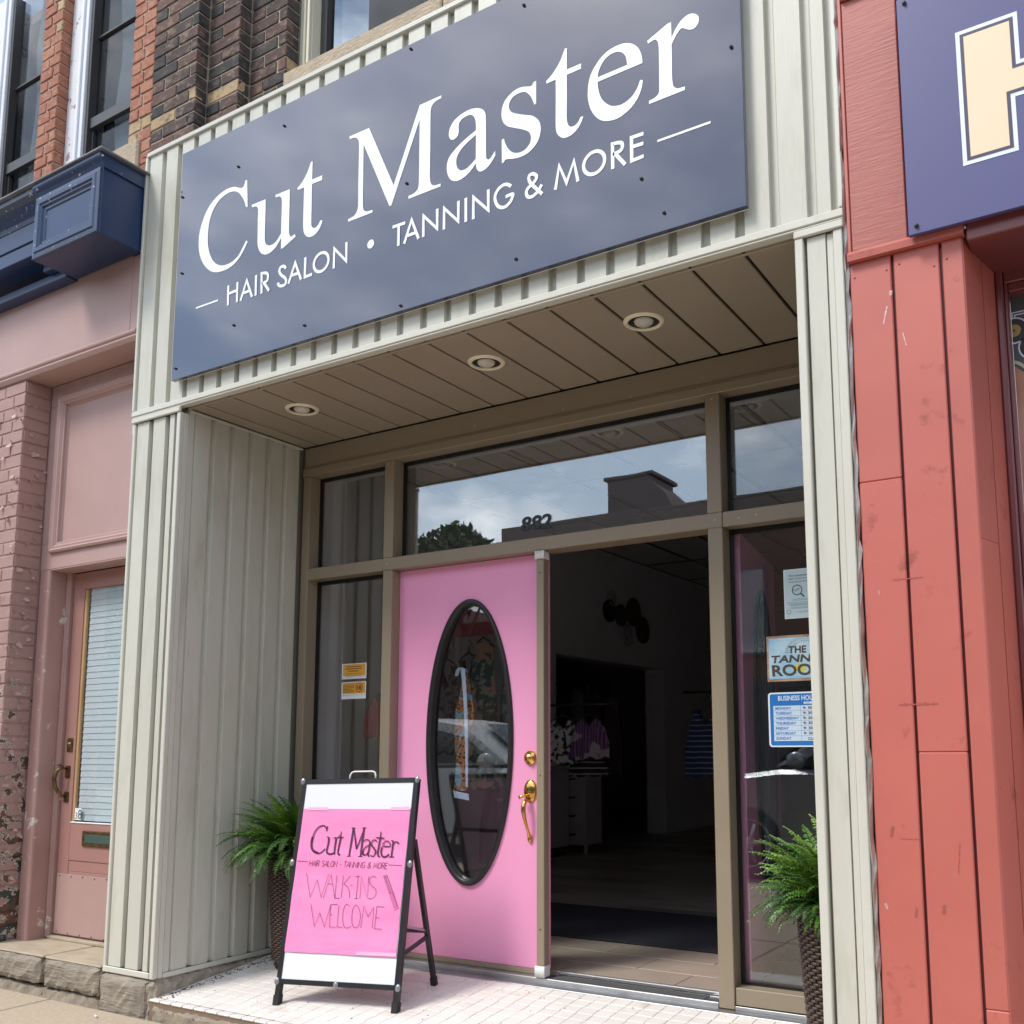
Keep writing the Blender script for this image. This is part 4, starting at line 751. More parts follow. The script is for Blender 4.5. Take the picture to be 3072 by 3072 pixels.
mb = MB().box(-2.556, -2.505, DY-.008, DY, 1.075, 1.155, .004); mb.lathe([(0,-.018),(.012,-.017),(.016,-.010),(.018,-.008)], (-2.531, DY, 1.115), 16, 'y'); obj('deadbolt', mb, M['old_brass'], obj_d)
mb = MB().box(-2.560, -2.515, DY-.007, DY, .925, .995, .003); mb.box(-2.560, -2.515, DY-.007, DY, .785, .845, .003)
mb.tube([(-2.538, DY-.006, .975), (-2.545, DY-.035, .985), (-2.560, DY-.055, .965), (-2.572, DY-.062, .925), (-2.566, DY-.058, .88), (-2.552, DY-.045, .845), (-2.542, DY-.025, .825), (-2.538, DY-.006, .815)], [.006,.007,.010,.011,.011,.009,.007,.008], 10)
mb.tube([(-2.538, DY-.03, .99), (-2.545, DY-.05, 1.0), (-2.556, DY-.058, 1.008)], [.005,.007,.006], 8); obj('door_handle', mb, M['old_brass'], obj_d)
box('number_sticker', M['paper'], obj_d, -2.459, -2.400, DY+.0065, DY+.0075, .688, .755, 0)
text_on('sticker_digit', '8', .05, M['ink'], (-2.427, DY+.006, .694), (1,0,0), (0,0,1), obj_d, height=.052)
text_on('sticker_digit', '3', .05, M['ink'], (-2.452, DY+.006, .694), (1,0,0), (0,0,1), obj_d, height=.036)
box('door_sill', M['step_top'], lb, -2.60, -1.66, .27, .34, .022, .040, .004)
box('body_wall', M['int_dark'], lb, -4.2, -1.66, .345, .6, -.2, 3.29, 0)
# painted brick pier with peeling paint
z = .035; c = 0
while z < 3.23:
    if c % 2: segs = [(-3.16, -3.065), (-3.055, -2.855), (-2.845, -2.737)]
    else: segs = [(-3.16, -2.955), (-2.945, -2.737)]
    for a, b_ in segs: put_brick(lb, (a+b_)/2, .010, z, round(b_-a, 3), M['peel'], 'front', .066)
    put_brick(lb, .092, -2.7345, z, .150 if c % 2 else .148, M['peel'], 'side', .066)
    z += .0755; c += 1
box('mortar_core', M['peel'], lb, -3.5, -2.740, .0150, .345, .02, 3.283, 0)
mb = MB(); rnd = random.Random(5)                 # curled paint flakes
for k in range(150):
    side = rnd.random() < .5; z_ = rnd.uniform(.3, 3.2); r_ = rnd.uniform(.010, .026); L_ = rnd.uniform(.5, 1.1)
    if side: o_ = Vector((-2.731, rnd.uniform(.02, .15), z_)); u = Vector((0,1,0)); nn = Vector((1,0,0))
    else: o_ = Vector((rnd.uniform(-3.1, -2.745), .004, z_)); u = Vector((1,0,0)); nn = Vector((0,-1,0))
    an = rnd.uniform(0, 2*PI); d1 = u*math.cos(an)+Vector((0,0,1))*math.sin(an); d2 = -u*math.sin(an)+Vector((0,0,1))*math.cos(an)
    V = []
    for i in range(4):
        t = i/3; w__ = r_*(1-.55*t*t)*rnd.uniform(.7, 1.1)
        q = o_+d1*r_*t*1.5*L_+nn*(.018*t*t*L_); V += [q-d2*w__*.6, q+d2*w__*.7]
    mb.add(V, [(0,1,3,2), (2,3,5,4), (4,5,7,6)])
tag(obj('paint_flake', mb, M['mauve'], lb, fix=False), kind='stuff')
# stone steps
rough_box('step_stone', M['step_stone'], lb, -3.6, -2.156, -.022, .345, -.128, .018, .035, .005, 11)
rough_box('step_stone', M['step_stone'], lb, -2.146, -1.664, -.020, .345, -.135, .016, .03, .005, 12)
box('step_tread', M['step_top'], lb, -3.6, -2.158, -.010, .340, .010, .0225, .006); box('step_tread', M['step_top'], lb, -2.144, -1.668, -.008, .340, .008, .0215, .006)
rough_box('plinth_course', M['aggregate'], lb, -3.7, -1.662, -.012, .34, -.24, -.132, .04, .007, 13)

# ------------------------------------------------------------------ right neighbour: red painted boards
rh = thing('red_board_building', (2.6, .2, 0), 'salmon red boarded storefront at the right edge, under the purple sign', 'building')
def rboard(x0, x1, z0, z1, mat=None, y0=0.0): return box('board', mat or M['red_wood'], rh, x0, x1, y0, y0+.018, z0, z1, .0035)
for x0, x1, cuts in ((2.154, 2.2865, (1.92,)), (2.2955, 2.4355, (1.06,)), (2.4445, 2.507, (.33,))):
    zs_ = [-.2]+sorted(cuts)+[2.668]
    for a, b_ in zip(zs_, zs_[1:]): rboard(x0, x1, a+.0006, b_)
nl = mesh_from(MB().lathe([(0,-.0015),(.0032,-.001),(.0038,0)], (0,0,0), 8, 'y'), 'nail', (0,0,0)); nl.materials.append(plain('nail_red', (.25,.06,.05), .5))
for bx in (2.175, 2.268, 2.315, 2.415, 2.462):
    for bz in (2.61, .11): link('nail', nl, (bx+random.uniform(-.006,.006), -.0002, bz+random.uniform(-.02,.02)), rh)
SCR = plain('scratch_pale', (.70,.50,.46), .7); SCD = plain('scuff_dark', (.36,.095,.075), .7)
for cx, cz, w_, h_, lean, mt in ((2.262,2.465,.006,.060,.25,SCR),(2.282,2.535,.012,.018,0,SCR),(2.318,2.37,.004,.05,-.2,SCR),(2.20,1.56,.002,.016,0,SCR),(2.29,1.595,.10,.005,0,SCD),(2.30,1.205,.12,.010,0,SCD),(2.205,.82,.010,.035,.2,SCD),(2.395,.75,.004,.09,.1,SCD),(2.345,.60,.010,.030,.1,SCD),(2.265,.585,.008,.030,.1,SCD),(2.26,.80,.07,.0025,0,SCD)):
    r_ = random.Random(int(cx*1000)); n = 34; top_ = []; bot_ = []
    for k in range(n+1):
        t = k/n*2-1; e_ = min(1, (1-t*t)*3)*r_.choice((.15,.5,1,1,1.2))
        if w_ > h_: top_.append((cx+t*w_/2, cz+h_/2*e_*r_.uniform(.4,1.2)+t*lean*w_*.3)); bot_.append((cx+t*w_/2, cz-h_/2*e_*r_.uniform(.4,1.2)+t*lean*w_*.3))
        else: top_.append((cx+w_/2*e_*r_.uniform(.5,1.2)+t*h_*lean*.5+.0002, cz+t*h_/2)); bot_.append((cx-w_/2*e_*r_.uniform(.5,1.2)+t*h_*lean*.5-.0002, cz+t*h_/2))
    V = [(x, -.0009, z) for x, z in top_]+[(x, -.0009, z) for x, z in bot_]
    obj('paint_scuff', MB().add(V, [(k, k+1, n+2+k, n+1+k) for k in range(n)]), mt, rh)
# boards of the recess return, splayed a little
def splay(u0, u1, z0, z1):
    o_ = Vector((2.5085, .004)); d = Vector((.225, .974)); n_ = Vector((-.974, .225)); q = []
    for u, w__ in ((u0, 0), (u1, 0), (u1, .018), (u0, .018)): p = o_+d*u+n_*w__; q.append((p.x, p.y))
    obj('board', MB().prism(q, 'z', z0, z1), M['red_wood'], rh)
for a, b_, cuts in ((0, .140, (1.70,)), (.147, .262, (.55,))):
    zs_ = [-.2]+sorted(cuts)+[2.668]
    for p, q in zip(zs_, zs_[1:]): splay(a, b_, p+.0012, q)
box('backing_wall', M['maroon'], rh, 2.16, 2.49, .019, .9, -.2, 4.6, 0)
box('corner_strip', M['red_wood'], rh, 2.1525, 2.1640, -.006, .018, 2.705, 4.6, .002)
box('upper_board', M['red_ply'], rh, 2.165, 2.344, -.002, .016, 2.706, 3.62, .003); box('upper_board', M['red_ply'], rh, 2.165, 2.45, .001, .016, 3.626, 4.6, .003); box('upper_board', M['red_ply'], rh, 2.350, 3.3, .002, .016, 2.706, 3.624, .003)
box('upper_ledge', M['red_wood'], rh, 2.165, 2.38, -.02, .0, 3.622, 3.64, .003)
obj('ledge', MB().prism([(-.022,2.668),(-.024,2.690),(-.012,2.704),(.018,2.704),(.018,2.668)], 'x', 2.153, 2.515), M['red_wood'], rh)
box('lintel', M['maroon'], rh, 2.522, 3.4, -.018, .30, 2.640, 2.700, .004); box('lintel', M['maroon'], rh, 2.516, 3.4, -.030, .02, 2.701, 2.716, .003)
box('recess_soffit', M['maroon'], rh, 2.50, 3.4, .02, .32, 2.668, 2.70, 0)
wf = box('window', M['maroon'], rh, 2.567, 2.590, .245, .36, -.2, 2.667, .005)
box('window_frame', M['maroon'], wf, 2.5905, 2.602, .262, .36, -.2, 2.60, .003); box('window_frame', M['maroon'], wf, 2.5905, 3.4, .262, .36, 2.60, 2.667, .004); box('window_frame', M['maroon'], wf, 2.603, 3.4, .268, .36, 2.57, 2.599, .003)
# stained window sheet: records, white scrolls, orange field
gy = .318
box('stained_glass', paint('stained_orange', (.42,.17,.07), .35, (.62,.36,.36), 1.6, 1, bs=0), wf, 2.603, 3.4, gy, gy+.006, -.2, 2.569, 0)
fill([[(2.603, 2.569), (3.4, 2.569), (3.4, 1.9), (2.78, 1.95), (2.74, 2.15), (2.69, 2.25), (2.603, 2.33)]], lambda x, z: (x, gy-.001, z), 'painted_field', plain('grey_blue', (.075,.085,.10), .5), wf)
for cx, cz in ((2.609, 2.452), (2.664, 2.388), (2.716, 2.325), (2.72, 2.47)):
    for r_, mt, d in ((.046, 'h_line', .0015), (.041, 'ink', .002), (.0215, 'gold', .0025)):
        if mt == 'gold' and 'gold' not in M: M['gold'] = plain('gold', (.42,.27,.10), .5)
        cc_ = [(cx+r_*math.cos(2*PI*k/28), cz+r_*math.sin(2*PI*k/28)) for k in range(28)]
        cc_ = [(max(x, 2.6032), z) for x, z in cc_]; fill([cc_], lambda x, z: (x, gy-d, z), 'painted_record', M[mt], wf)
    st_ = [(cx+(.0065 if k % 2 == 0 else .0026)*math.sin(PI*k/5), cz+(.0065 if k % 2 == 0 else .0026)*math.cos(PI*k/5)) for k in range(10)]
    if min(p[0] for p in st_) > 2.6035 or True: fill([[(max(x, 2.6032), z) for x, z in st_]], lambda x, z: (x, gy-.003, z), 'painted_star', M['ink'], wf)
mb = MB()
for pts in ([(2.606,2.48),(2.606,2.515),(2.75,2.515)], [(2.614,2.492),(2.614,2.506),(2.645,2.506),(2.655,2.496),(2.655,2.43)], [(2.75,2.506),(2.675,2.506),(2.665,2.496),(2.665,2.43)]): stroke(mb, pts, .004, lambda x, z: (x, gy-.0012, z))
obj('painted_scroll', mb, M['h_line'], wf)
mb = MB(); stroke(mb, curve([(2.603,2.345),(2.63,2.325),(2.67,2.27),(2.71,2.19),(2.73,2.1),(2.74,1.9)]), .010, lambda x, z: (x, gy-.0018, z)); obj('painted_border', mb, plain('ivory', (.55,.50,.35), .5), wf)
# purple sign with the letter H
ps = thing('purple_sign', (2.8, -.03, 2.686), 'purple signboard with a cream letter H above the red boards', 'sign')
box('sign_panel', M['purple_sign'], ps, 2.357, 3.35, -.052, -.034, 2.686, 3.511, .0015)
box('spacer', M['red_wood'], ps, 2.372, 3.3, -.033, -.003, 2.70, 3.49, 0)
def H_out(o_):
    x0, x1, x2, x3 = 2.531-o_+.0, 2.711+o_, 2.86-o_, 3.04+o_; z0, z1 = 2.866-o_, 3.320+o_; m0, m1 = 3.042-o_, 3.158+o_
    return [(x0,z0),(x1-.021,z0),(x1-.021,m0),(x2,m0),(x2,z0),(x3,z0),(x3,z1),(x2,z1),(x2,m1),(x1,m1),(x1,z1),(x0,z1)]
fill([H_out(.0)], lambda x, z: (x, -.0532, z), 'letter_outline', M['h_line'], ps)
fill([H_out(-.0125)], lambda x, z: (x, -.0537, z), 'letter_shadow', M['h_dark'], ps); fill([H_out(-.0235)], lambda x, z: (x, -.0542, z), 'letter', M['cream'], ps)
for x, z in ((2.383, 3.488), (2.383, 2.712)): 
    o = link('bolt', bolt, (x, -.0525, z), ps)

# ------------------------------------------------------------------ pavement, road, opposite side
sw = thing('sidewalk', (0, -1.6, -.17), 'tan concrete pavement slabs in front of the shops', 'pavement', kind='structure')
mbx = MB().box(-30, 30, -3.6, .02, -.40, -.186); obj('slab_bed', mbx, M['aggregate'], sw)
for i in range(-8, 8):
    for j in range(3):
        x0 = -2.015+1.4*i; y0 = -.035-1.2*(j+1)
        if x0 < -7 or x0 > 6: continue
        o = box('slab', M['sidewalk'], sw, x0+.004, x0+1.396, y0+.004, y0+1.196, -.22, -.170+random.uniform(-.001,.001), .006)
box('slab', M['sidewalk'], sw, -30, -9.02, -3.6, -.05, -.22, -.17, .006); box('slab', M['sidewalk'], sw, 9.2, 30, -3.6, -.05, -.22, -.17, .006)
gd = obj('ground', MB().add([(-400,-400,-.42),(400,-400,-.42),(400,400,-.42),(-400,400,-.42)], [(0,1,2,3)]), M['asphalt']); tag(gd, 'dark flat ground beyond the street', 'ground', kind='structure')
rd = obj('road', MB().add([(-120,-12.2,-.31),(120,-12.2,-.31),(120,-3.76,-.31),(-120,-3.76,-.31)], [(0,1,2,3)]), paint('road_grey', (.17,.165,.155), .9, (.13,.125,.12), 6, .8, bs=.3, bscale=60)); tag(rd, 'grey asphalt road in front of the shops', 'road', kind='structure')
kb_ = box('kerb', M['aggregate'], None, -60, 60, -3.75, -3.601, -.42, -.172, .01); tag(kb_, 'concrete kerb along the near pavement', 'kerb', kind='structure')
fs = box('far_sidewalk', M['sidewalk'], None, -60, 60, -16.5, -12.21, -.42, -.17, .01); tag(fs, 'pavement on the far side of the road', 'pavement', kind='structure')
ob = thing('opposite_building', (-3, -18, 0), 'low brown brick building across the street, seen reflected in the transom glass', 'building')
OBM = paint('brown_brick', (.15,.085,.065), .9, (.11,.06,.05), 2, .8)
box('wall', OBM, ob, -12.5, 14, -26, -17.0, -.4, 6.7, .02); box('parapet', paint('parapet_grey', (.16,.125,.115), .9), ob, -12.6, 14.1, -17.3, -16.9, 6.7, 7.2, .02); box('chimney', paint('chimney_brick', (.115,.095,.095), .9), ob, -9.2, -7.9, -18.4, -17.0, 7.2, 8.1, .02); box('chimney_cap', bpy.data.materials['chimney_brick'], ob, -9.3, -7.8, -18.5, -16.95, 8.1, 8.2, .02); obj('roof_slope', MB().prism([(-7.9,7.2),(-7.9,7.95),(-7.5,7.6),(-7.3,7.2)], 'y', -18.4, -17.0) if False else MB().prism([(-7.9,7.2),(-7.3,7.2),(-7.5,7.6),(-7.9,7.95)], 'y', -18.4, -17.0), bpy.data.materials['chimney_brick'], ob)
for k in range(9):
    x = -12+2.8*k; wdw = box('window', M['sash'], ob, x, x+1.6, -17.02, -16.96, 3.2, 5.4, .01); box('pane', M['glass'], wdw, x+.1, x+1.5, -16.955, -16.95, 3.3, 5.3, 0)
box('shopfront', M['sash'], ob, -12.5, 13.5, -17.01, -16.97, -.17, 2.6, .01)
ob2 = thing('opposite_building', (24, -20, 0), 'tall pale brick building further along the opposite side', 'building')
box('wall', paint('buff_brick', (.32,.25,.18), .9), ob2, 14.2, 34, -28, -17.0, -.4, 10.5, .02)
ob3 = thing('opposite_building', (-26, -22, 0), 'added grey house behind the trees across the street, screening low sky', 'building')  # this and the next two blocks are added to screen the low sky
box('wall', paint('grey_brick', (.20,.20,.19), .9), ob3, -40, -18, -30, -21, -.4, 6.0, .02)
ob4 = thing('opposite_building', (-20, -23, 0), 'added dull red brick house behind the street trees, screening low sky', 'building')
box('wall', paint('dull_red_brick', (.16,.09,.075), .9), ob4, -17.9, -12.8, -26, -20.5, -.4, 5.2, .02); box('window', M['sash'], ob4, -16.5, -14.5, -20.52, -20.46, 2.5, 4.4, .01)
ob5 = thing('opposite_building', (-50, -22, 0), 'added brown brick block at the far end of the opposite row, screening low sky', 'building')
box('wall', paint('umber_brick', (.15,.11,.09), .9), ob5, -70, -40.2, -30, -18, -.4, 9.0, .02)
LF = [paint('leaf_a', (.045,.085,.022), .6, (.07,.12,.03), 3, .8), paint('leaf_b', (.03,.06,.018), .6, (.045,.085,.025), 3, .8)]
BARK = paint('bark', (.10,.075,.055), .95, bs=.6, bscale=20)
def tree(x, y, h, r, label, seed):
    rnd = random.Random(seed); t = thing('street_tree', (x, y, -.3), label, 'tree', 'trees across the street')
    mb = MB().tube([(x,y,-.3),(x+.1,y,h*.3),(x,y+.1,h*.55)], [.22,.16,.10], 10)
    for k in range(6):
        a = k*1.05+rnd.random(); mb.tube([(x,y+.05,h*(.35+.03*k)), (x+math.cos(a)*r*.4, y+math.sin(a)*r*.4, h*(.5+.04*k)), (x+math.cos(a)*r*.75, y+math.sin(a)*r*.6, h*(.60+.02*k))], [.08,.05,.02], 6)
    obj('trunk', mb, BARK, t); mb = MB()
    cl = [(rnd.gauss(0,.42)*r, rnd.gauss(0,.42)*r, h*.68+rnd.gauss(0,.40)*r*.8, rnd.uniform(.22,.42)*r) for _ in range(26)]
    for cx, cy, cz, cr in cl:
        for _ in range(330):
            d = Vector((rnd.gauss(0,1), rnd.gauss(0,1), rnd.gauss(0,1))).normalized()*cr*rnd.uniform(.6,1.05); p = Vector((x+cx, y+cy, cz))+d
            a1 = Vector((rnd.gauss(0,1), rnd.gauss(0,1), rnd.gauss(0,1))).normalized(); a2 = a1.cross(Vector((rnd.gauss(0,1), rnd.gauss(0,1), rnd.gauss(0,1)))).normalized(); s_ = rnd.uniform(.09,.17)
            mb.add([p, p+a1*s_+a2*s_*.5, p+a1*s_*2, p+a1*s_-a2*s_*.5], [(0,1,2,3)])
    obj('crown', mb, LF[seed % 2], t, fix=False)
for k, (x, y, h, r) in enumerate(((-14.3,-17.2,9.2,1.5), (-16.2,-16.6,9.4,2.2), (-18.3,-17.5,8.6,2.6), (-22,-18,9.2,3.0), (-26,-17,8.4,2.6))):
    tree(x, y, h, r, ['small round street tree touching the brown building', 'round green street tree next to the smallest one', 'second leafy tree from the brown building', 'tallest leafy tree in the row across the street', 'leafy tree farthest from the brown building'][k], k+1)

def car(x, y, z, body, label, face=1):
    """parked along the kerb; x = centre, y = kerb side flank, length 4.5 along X, nose towards face*X"""
    t = thing('parked_car', (x, y-.92, z), label, 'car', 'cars parked along the kerb')
    low = [(-2.22,.42),(-2.26,.70),(-2.20,.98),(-1.95,1.06),(1.10,1.06),(1.85,.98),(2.18,.84),(2.26,.62),(2.24,.36),(1.9,.24),(-1.95,.24)]
    top = [(-2.02,1.05),(-1.72,1.48),(-1.35,1.60),(-.2,1.64),(.45,1.56),(1.25,1.06)]
    def loft(prof, ys, name, mat, parent, sc=None):
        V = []; n = len(prof)
        for i, yy in enumerate(ys):
            k = sc[i] if sc else 1; cz_ = sum(p[1] for p in prof)/n; cx_ = sum(p[0] for p in prof)/n
            for p in prof: V.append((x+face*(cx_+(p[0]-cx_)*k[0]), y+yy, z+(cz_+(p[1]-cz_)*k[1])))
        F = [(i*n+k_, i*n+(k_+1) % n, (i+1)*n+(k_+1) % n, (i+1)*n+k_) for i in range(len(ys)-1) for k_ in range(n)]
        F += [tuple(range(n)), tuple(range((len(ys)-1)*n, len(ys)*n))[::-1]]
        return obj(name, MB().add(V, F), mat, parent)
    b = loft(low, [-.02,-.10,-.5,-1.35,-1.75,-1.83], 'body', body, t, [(.955,.86),(.99,.97),(1,1),(1,1),(.99,.97),(.955,.86)])
    loft([(p[0], p[1]) for p in top], [-.16,-.28,-.5,-1.35,-1.57,-1.69], 'cabin', body, t, [(.90,.90),(.97,.97),(1,1),(1,1),(.97,.97),(.90,.90)])
    gm = M['car_glass']
    for sgn, yy in ((1, -.155), (-1, -1.695)):
        for q in ([(-1.62,1.10),(-1.42,1.42),(-.62,1.48),(-.62,1.10)], [(-.54,1.10),(-.54,1.485),(.02,1.485),(.42,1.40),(.86,1.10)]):
            n = len(q); mb = MB().prism([(x+face*p[0], z+p[1]) for p in q], 'y', y+yy-.008, y+yy+.012*1); obj('side_window', mb, gm, t)
    mb = MB().add([(x+face*1.22,y-.35,z+1.08),(x+face*1.22,y-1.5,z+1.08),(x+face*.52,y-1.42,z+1.555),(x+face*.52,y-.43,z+1.555)], [(0,1,2,3)]); mb.v = [(p[0]+face*.02, p[1], p[2]+.012) for p in mb.v]; obj('windscreen', mb, gm, t)
    mb = MB().sphere((x+face*.86, y+.04, z+1.14), .11, 12, 8, (1.0,.8,.75)); obj('wing_mirror', mb, body, t)
    for sx in (-1.38, 1.40):
        for yy in (-.10, -1.75):
            w_ = obj('wheel', MB().lathe([(0,-.11),(.30,-.11),(.345,-.09),(.355,0),(.345,.09),(.30,.11),(0,.11)], (x+face*sx, y+yy, z+.345), 28, 'y'), M['rubber'], t)
            yr = y+yy+(.112 if yy > -1 else -.112)
            mb = MB().lathe([(0,0),(.06,.0),(.07,-.02),(.20,-.03),(.22,0),(.235,0)], (x+face*sx, yr, z+.345), 28, 'y')
            for k in range(5): a = 2*PI*k/5; mb.tube([(x+face*sx, yr, z+.345), (x+face*sx+.2*math.cos(a), yr, z+.345+.2*math.sin(a))], .022, 6)
            obj('rim', mb, M['alu'], w_)
    obj('headlight', MB().sphere((x+face*2.08, y-.22, z+.78), .12, 12, 8, (1,.8,.55)), M['white'], t); obj('headlight', MB().sphere((x+face*2.08, y-1.62, z+.78), .12, 12, 8, (1,.8,.55)), M['white'], t)
    obj('tail_light', MB().sphere((x-face*2.12, y-.20, z+.92), .11, 12, 8, (.7,.7,.8)), plain('tail_red', (.35,.01,.01), .3), t)
    box('door_handle', body, t, x+face*-.10-.09, x+face*-.10+.09, y-.012, y+.012, z+.93, z+.955, .008)
    for ch in t.children:
        ch.location.z *= 1.09; ch.scale = (1, 1, 1.09)
    return t
M['car_glass'] = plain('car_glass', (.012,.014,.016), .05, 0, .8)
car(-5.1, -4.9, -.31, paint('car_silver', (.62,.63,.65), .3, metal=.15), 'silver car parked at the kerb, reflected in the oval door glass', 1)
car(.55, -4.95, -.31, paint('car_grey', (.30,.32,.35), .25, metal=.6), 'grey car parked at the kerb nearer the camera', -1)
# ------------------------------------------------------------------ pavement sign (A-board)
FL = Vector((-.60817, .14586, -.06822)); E1 = Vector((.978811, .203727, .020615)); UP = Vector((-.060411, .191108, .979708)); NF = Vector((.195653, -.960194, .199366))   # NF looks at the street
ab = thing('sidewalk_sign', tuple(FL), 'black framed pavement sign with pink poster in front of the pink door', 'sign')
def fp(u, v, d=0.0): return FL+E1*u+UP*v+NF*d
def bar(mb, a, b_, w1, w2, ax1, ax2):
    """rectangular bar from a to b, half sizes w1 along ax1 and w2 along ax2"""
    c = .15*min(w1, w2); V = []
    prof = [(-w1+c,-w2),(w1-c,-w2),(w1,-w2+c),(w1,w2-c),(w1-c,w2),(-w1+c,w2),(-w1,w2-c),(-w1,-w2+c)]
    for p in (a, b_):
        for s_, t in prof: V.append(tuple(Vector(p)+ax1*s_+ax2*t))
    mb.add(V, [(i, (i+1) % 8, 8+(i+1) % 8, 8+i) for i in range(8)]+[tuple(range(8))[::-1], tuple(range(8, 16))]); return mb
BK = M['black']
WU = .6235
for u in (.008, WU-.008):
    obj('front_leg', bar(MB(), fp(u, .03, -.014), fp(u, 1.018, -.014), .0125, .014, E1, NF), BK, ab)
    obj('rubber_foot', bar(MB(), fp(u, .0, -.014), fp(u, .045, -.014), .0155, .017, E1, NF), M['rubber'], ab)
for v in (.103, 1.012): obj('cross_rail', bar(MB(), fp(.0205, v, -.014), fp(WU-.0205, v, -.014), .0115, .014, UP, NF), BK, ab)
brd = MB(); 
for d in (-.004, -.008): brd.add([tuple(fp(*q, d)) for q in ((.02,.113),(WU-.02,.113),(WU-.02,1.003),(.02,1.003))], [(0,1,2,3)])
obj('panel', brd, M['board_white'], ab)
# pink paper, gently rippled
V = []; F = []; nu, nv = 14, 22
for j in range(nv+1):
    for i in range(nu+1):
        s_, t = i/nu, j/nv; u = (.024+.578*s_)*(1)+(.004*(1-t)*(-1)); v = .232+(.650)*t-.006*s_+.003*math.sin(t*9+s_*2)*(1-t)*.4
        V.append(tuple(fp(u, v, .0004+.0012*math.sin(t*21+s_*1.5)+.0008*math.sin(s_*11+t*4))))
for j in range(nv):
    for i in range(nu): F.append((j*(nu+1)+i, j*(nu+1)+i+1, (j+1)*(nu+1)+i+1, (j+1)*(nu+1)+i))
ps_ = obj('poster', MB().add(V, F, True), M['poster_pink'], ab)
mb = MB(); pl = lambda x, z: tuple(fp(x, z, .0032))
for wd, pts in MARKER:
    if wd >= .004: pts = curve(pts, 4)
    elif len(pts) in (8, 9, 7, 10): pts = curve(pts, 4)
    stroke(mb, pts, wd, pl, pts[0] == pts[-1])
# small capitals of the strap line, single strokes in a unit box
GL = {'H':(.75,['0,0 0,1','.65,0 .65,1','0,.5 .65,.5']),'A':(.75,['0,0 .4,1 .7,0','.15,.35 .6,.35']),'I':(.25,['.08,0 .08,1']),'R':(.7,['0,0 0,1 .4,1 .55,.8 .4,.55 0,.5','.2,.5 .6,0']),
      'S':(.65,['.55,.9 .3,1 .08,.85 .12,.6 .45,.42 .52,.18 .3,0 .02,.1']),'L':(.6,['0,1 0,0 .5,0']),'O':(.85,['.35,0 .1,.15 .02,.5 .12,.85 .38,1 .62,.85 .7,.5 .6,.15 .35,0']),'N':(.8,['0,0 0,1 .62,0 .62,1']),
      'T':(.7,['0,1 .65,1','.32,1 .32,0']),'G':(.85,['.65,.85 .4,1 .12,.85 .02,.5 .12,.12 .4,0 .65,.15 .65,.45 .4,.45']),'&':(.9,['.7,0 .2,.65 .2,.9 .4,1 .52,.85 .1,.3 .1,.08 .35,0 .7,.45']),
      'M':(.95,['0,0 .1,1 .4,.2 .7,1 .8,0']),'E':(.65,['.55,1 0,1 0,0 .55,0','0,.52 .45,.52']),' ':(.45,[]),'.':(.5,['.15,.45 .25,.45'])}
def strokes_text(mb, txt, u0, v0, u1, v1, h, wd, place, slant=.12):
    tot = sum(GL[c][0] for c in txt); k = (u1-u0)/tot; u = 0
    for c in txt:
        for s_ in GL[c][1]:
            pts = [tuple(map(float, p.split(','))) for p in s_.split()]
            if c in 'SOGR&' and len(pts) > 5: pts = curve(pts, 3)
            q = [(u0+(u+x+slant*y)*k, v0+(v1-v0)*(u/tot)+y*h) for x, y in pts]
            if c == '.': q = [(q[0][0], q[0][1]), (q[0][0]+.004, q[0][1])]; stroke(mb, q, .005, place)
            else: stroke(mb, q, wd, place, False)
        u += GL[c][0]
strokes_text(mb, 'HAIR SALON . TANNING & MORE', .095, .6155, .514, .607, .0255, .0021, pl)
q = [(.4956,.5739),(.515,.5785),(.5891,.4374),(.5699,.428)]
for k in range(1, 26):
    t = k/48; a = (q[0][0]+(q[3][0]-q[0][0])*t, q[0][1]+(q[3][1]-q[0][1])*t); b_ = (q[1][0]+(q[2][0]-q[1][0])*t, q[1][1]+(q[2][1]-q[1][1])*t); stroke(mb, [a, (a[0]+(b_[0]-a[0])*.75, a[1]+(b_[1]-a[1])*.75)], .0011, pl)
obj('marker_writing', mb, M['marker'], ps_, fix=False)
fill([[tuple(q[0][c]+(q[3][c]-q[0][c])*t for c in (0,1)) for t in (.52,.95)]+[tuple(q[1][c]+(q[2][c]-q[1][c])*t for c in (0,1)) for t in (.93,.50)]], lambda x, z: tuple(fp(x, z, .0030)), 'comb_handle', plain('shade_pink', (.62,.14,.34), .5), ps_)
for u0, u1, v in ((.05, .16, .880), (.50, .60, .878), (.40, .60, .238)):
    obj('tape', MB().add([tuple(fp(*p, .0036)) for p in ((u0, v-.006), (u1, v-.007), (u1, v+.009), (u0, v+.008))], [(0,1,2,3)]), M['tape'] if 'tape' in M else M.setdefault('tape', plain('tape', (.90,.48,.68), .12)), ps_)
CL = M['clip'] = plain('clip', (.26,.27,.29), .08, .3)
for u, v in ((.0, 1.014), (WU, 1.014), (.0, .103), (WU, .103), (.31, .100), (-.002, .63), (WU+.002, .63)):
    c_ = MB().lathe([(0,.006),(.006,.006),(.009,.003),(.012,.002),(.013,0)], (0,0,0), 12, 'z')
    c_.v = [tuple(fp(u, v, .001)+E1*p[0]+UP*p[1]*1.3+NF*p[2]) for p in c_.v]; obj('corner_clip', c_, CL, ab)
h_ = MB().tube([tuple(fp(u, v, -.02)) for u, v in ((.247,1.015),(.249,1.045),(.256,1.056),(.268,1.060),(.368,1.060),(.380,1.056),(.387,1.045),(.389,1.015))], .0045, 10); obj('carry_handle', h_, M['white_metal'], ab)
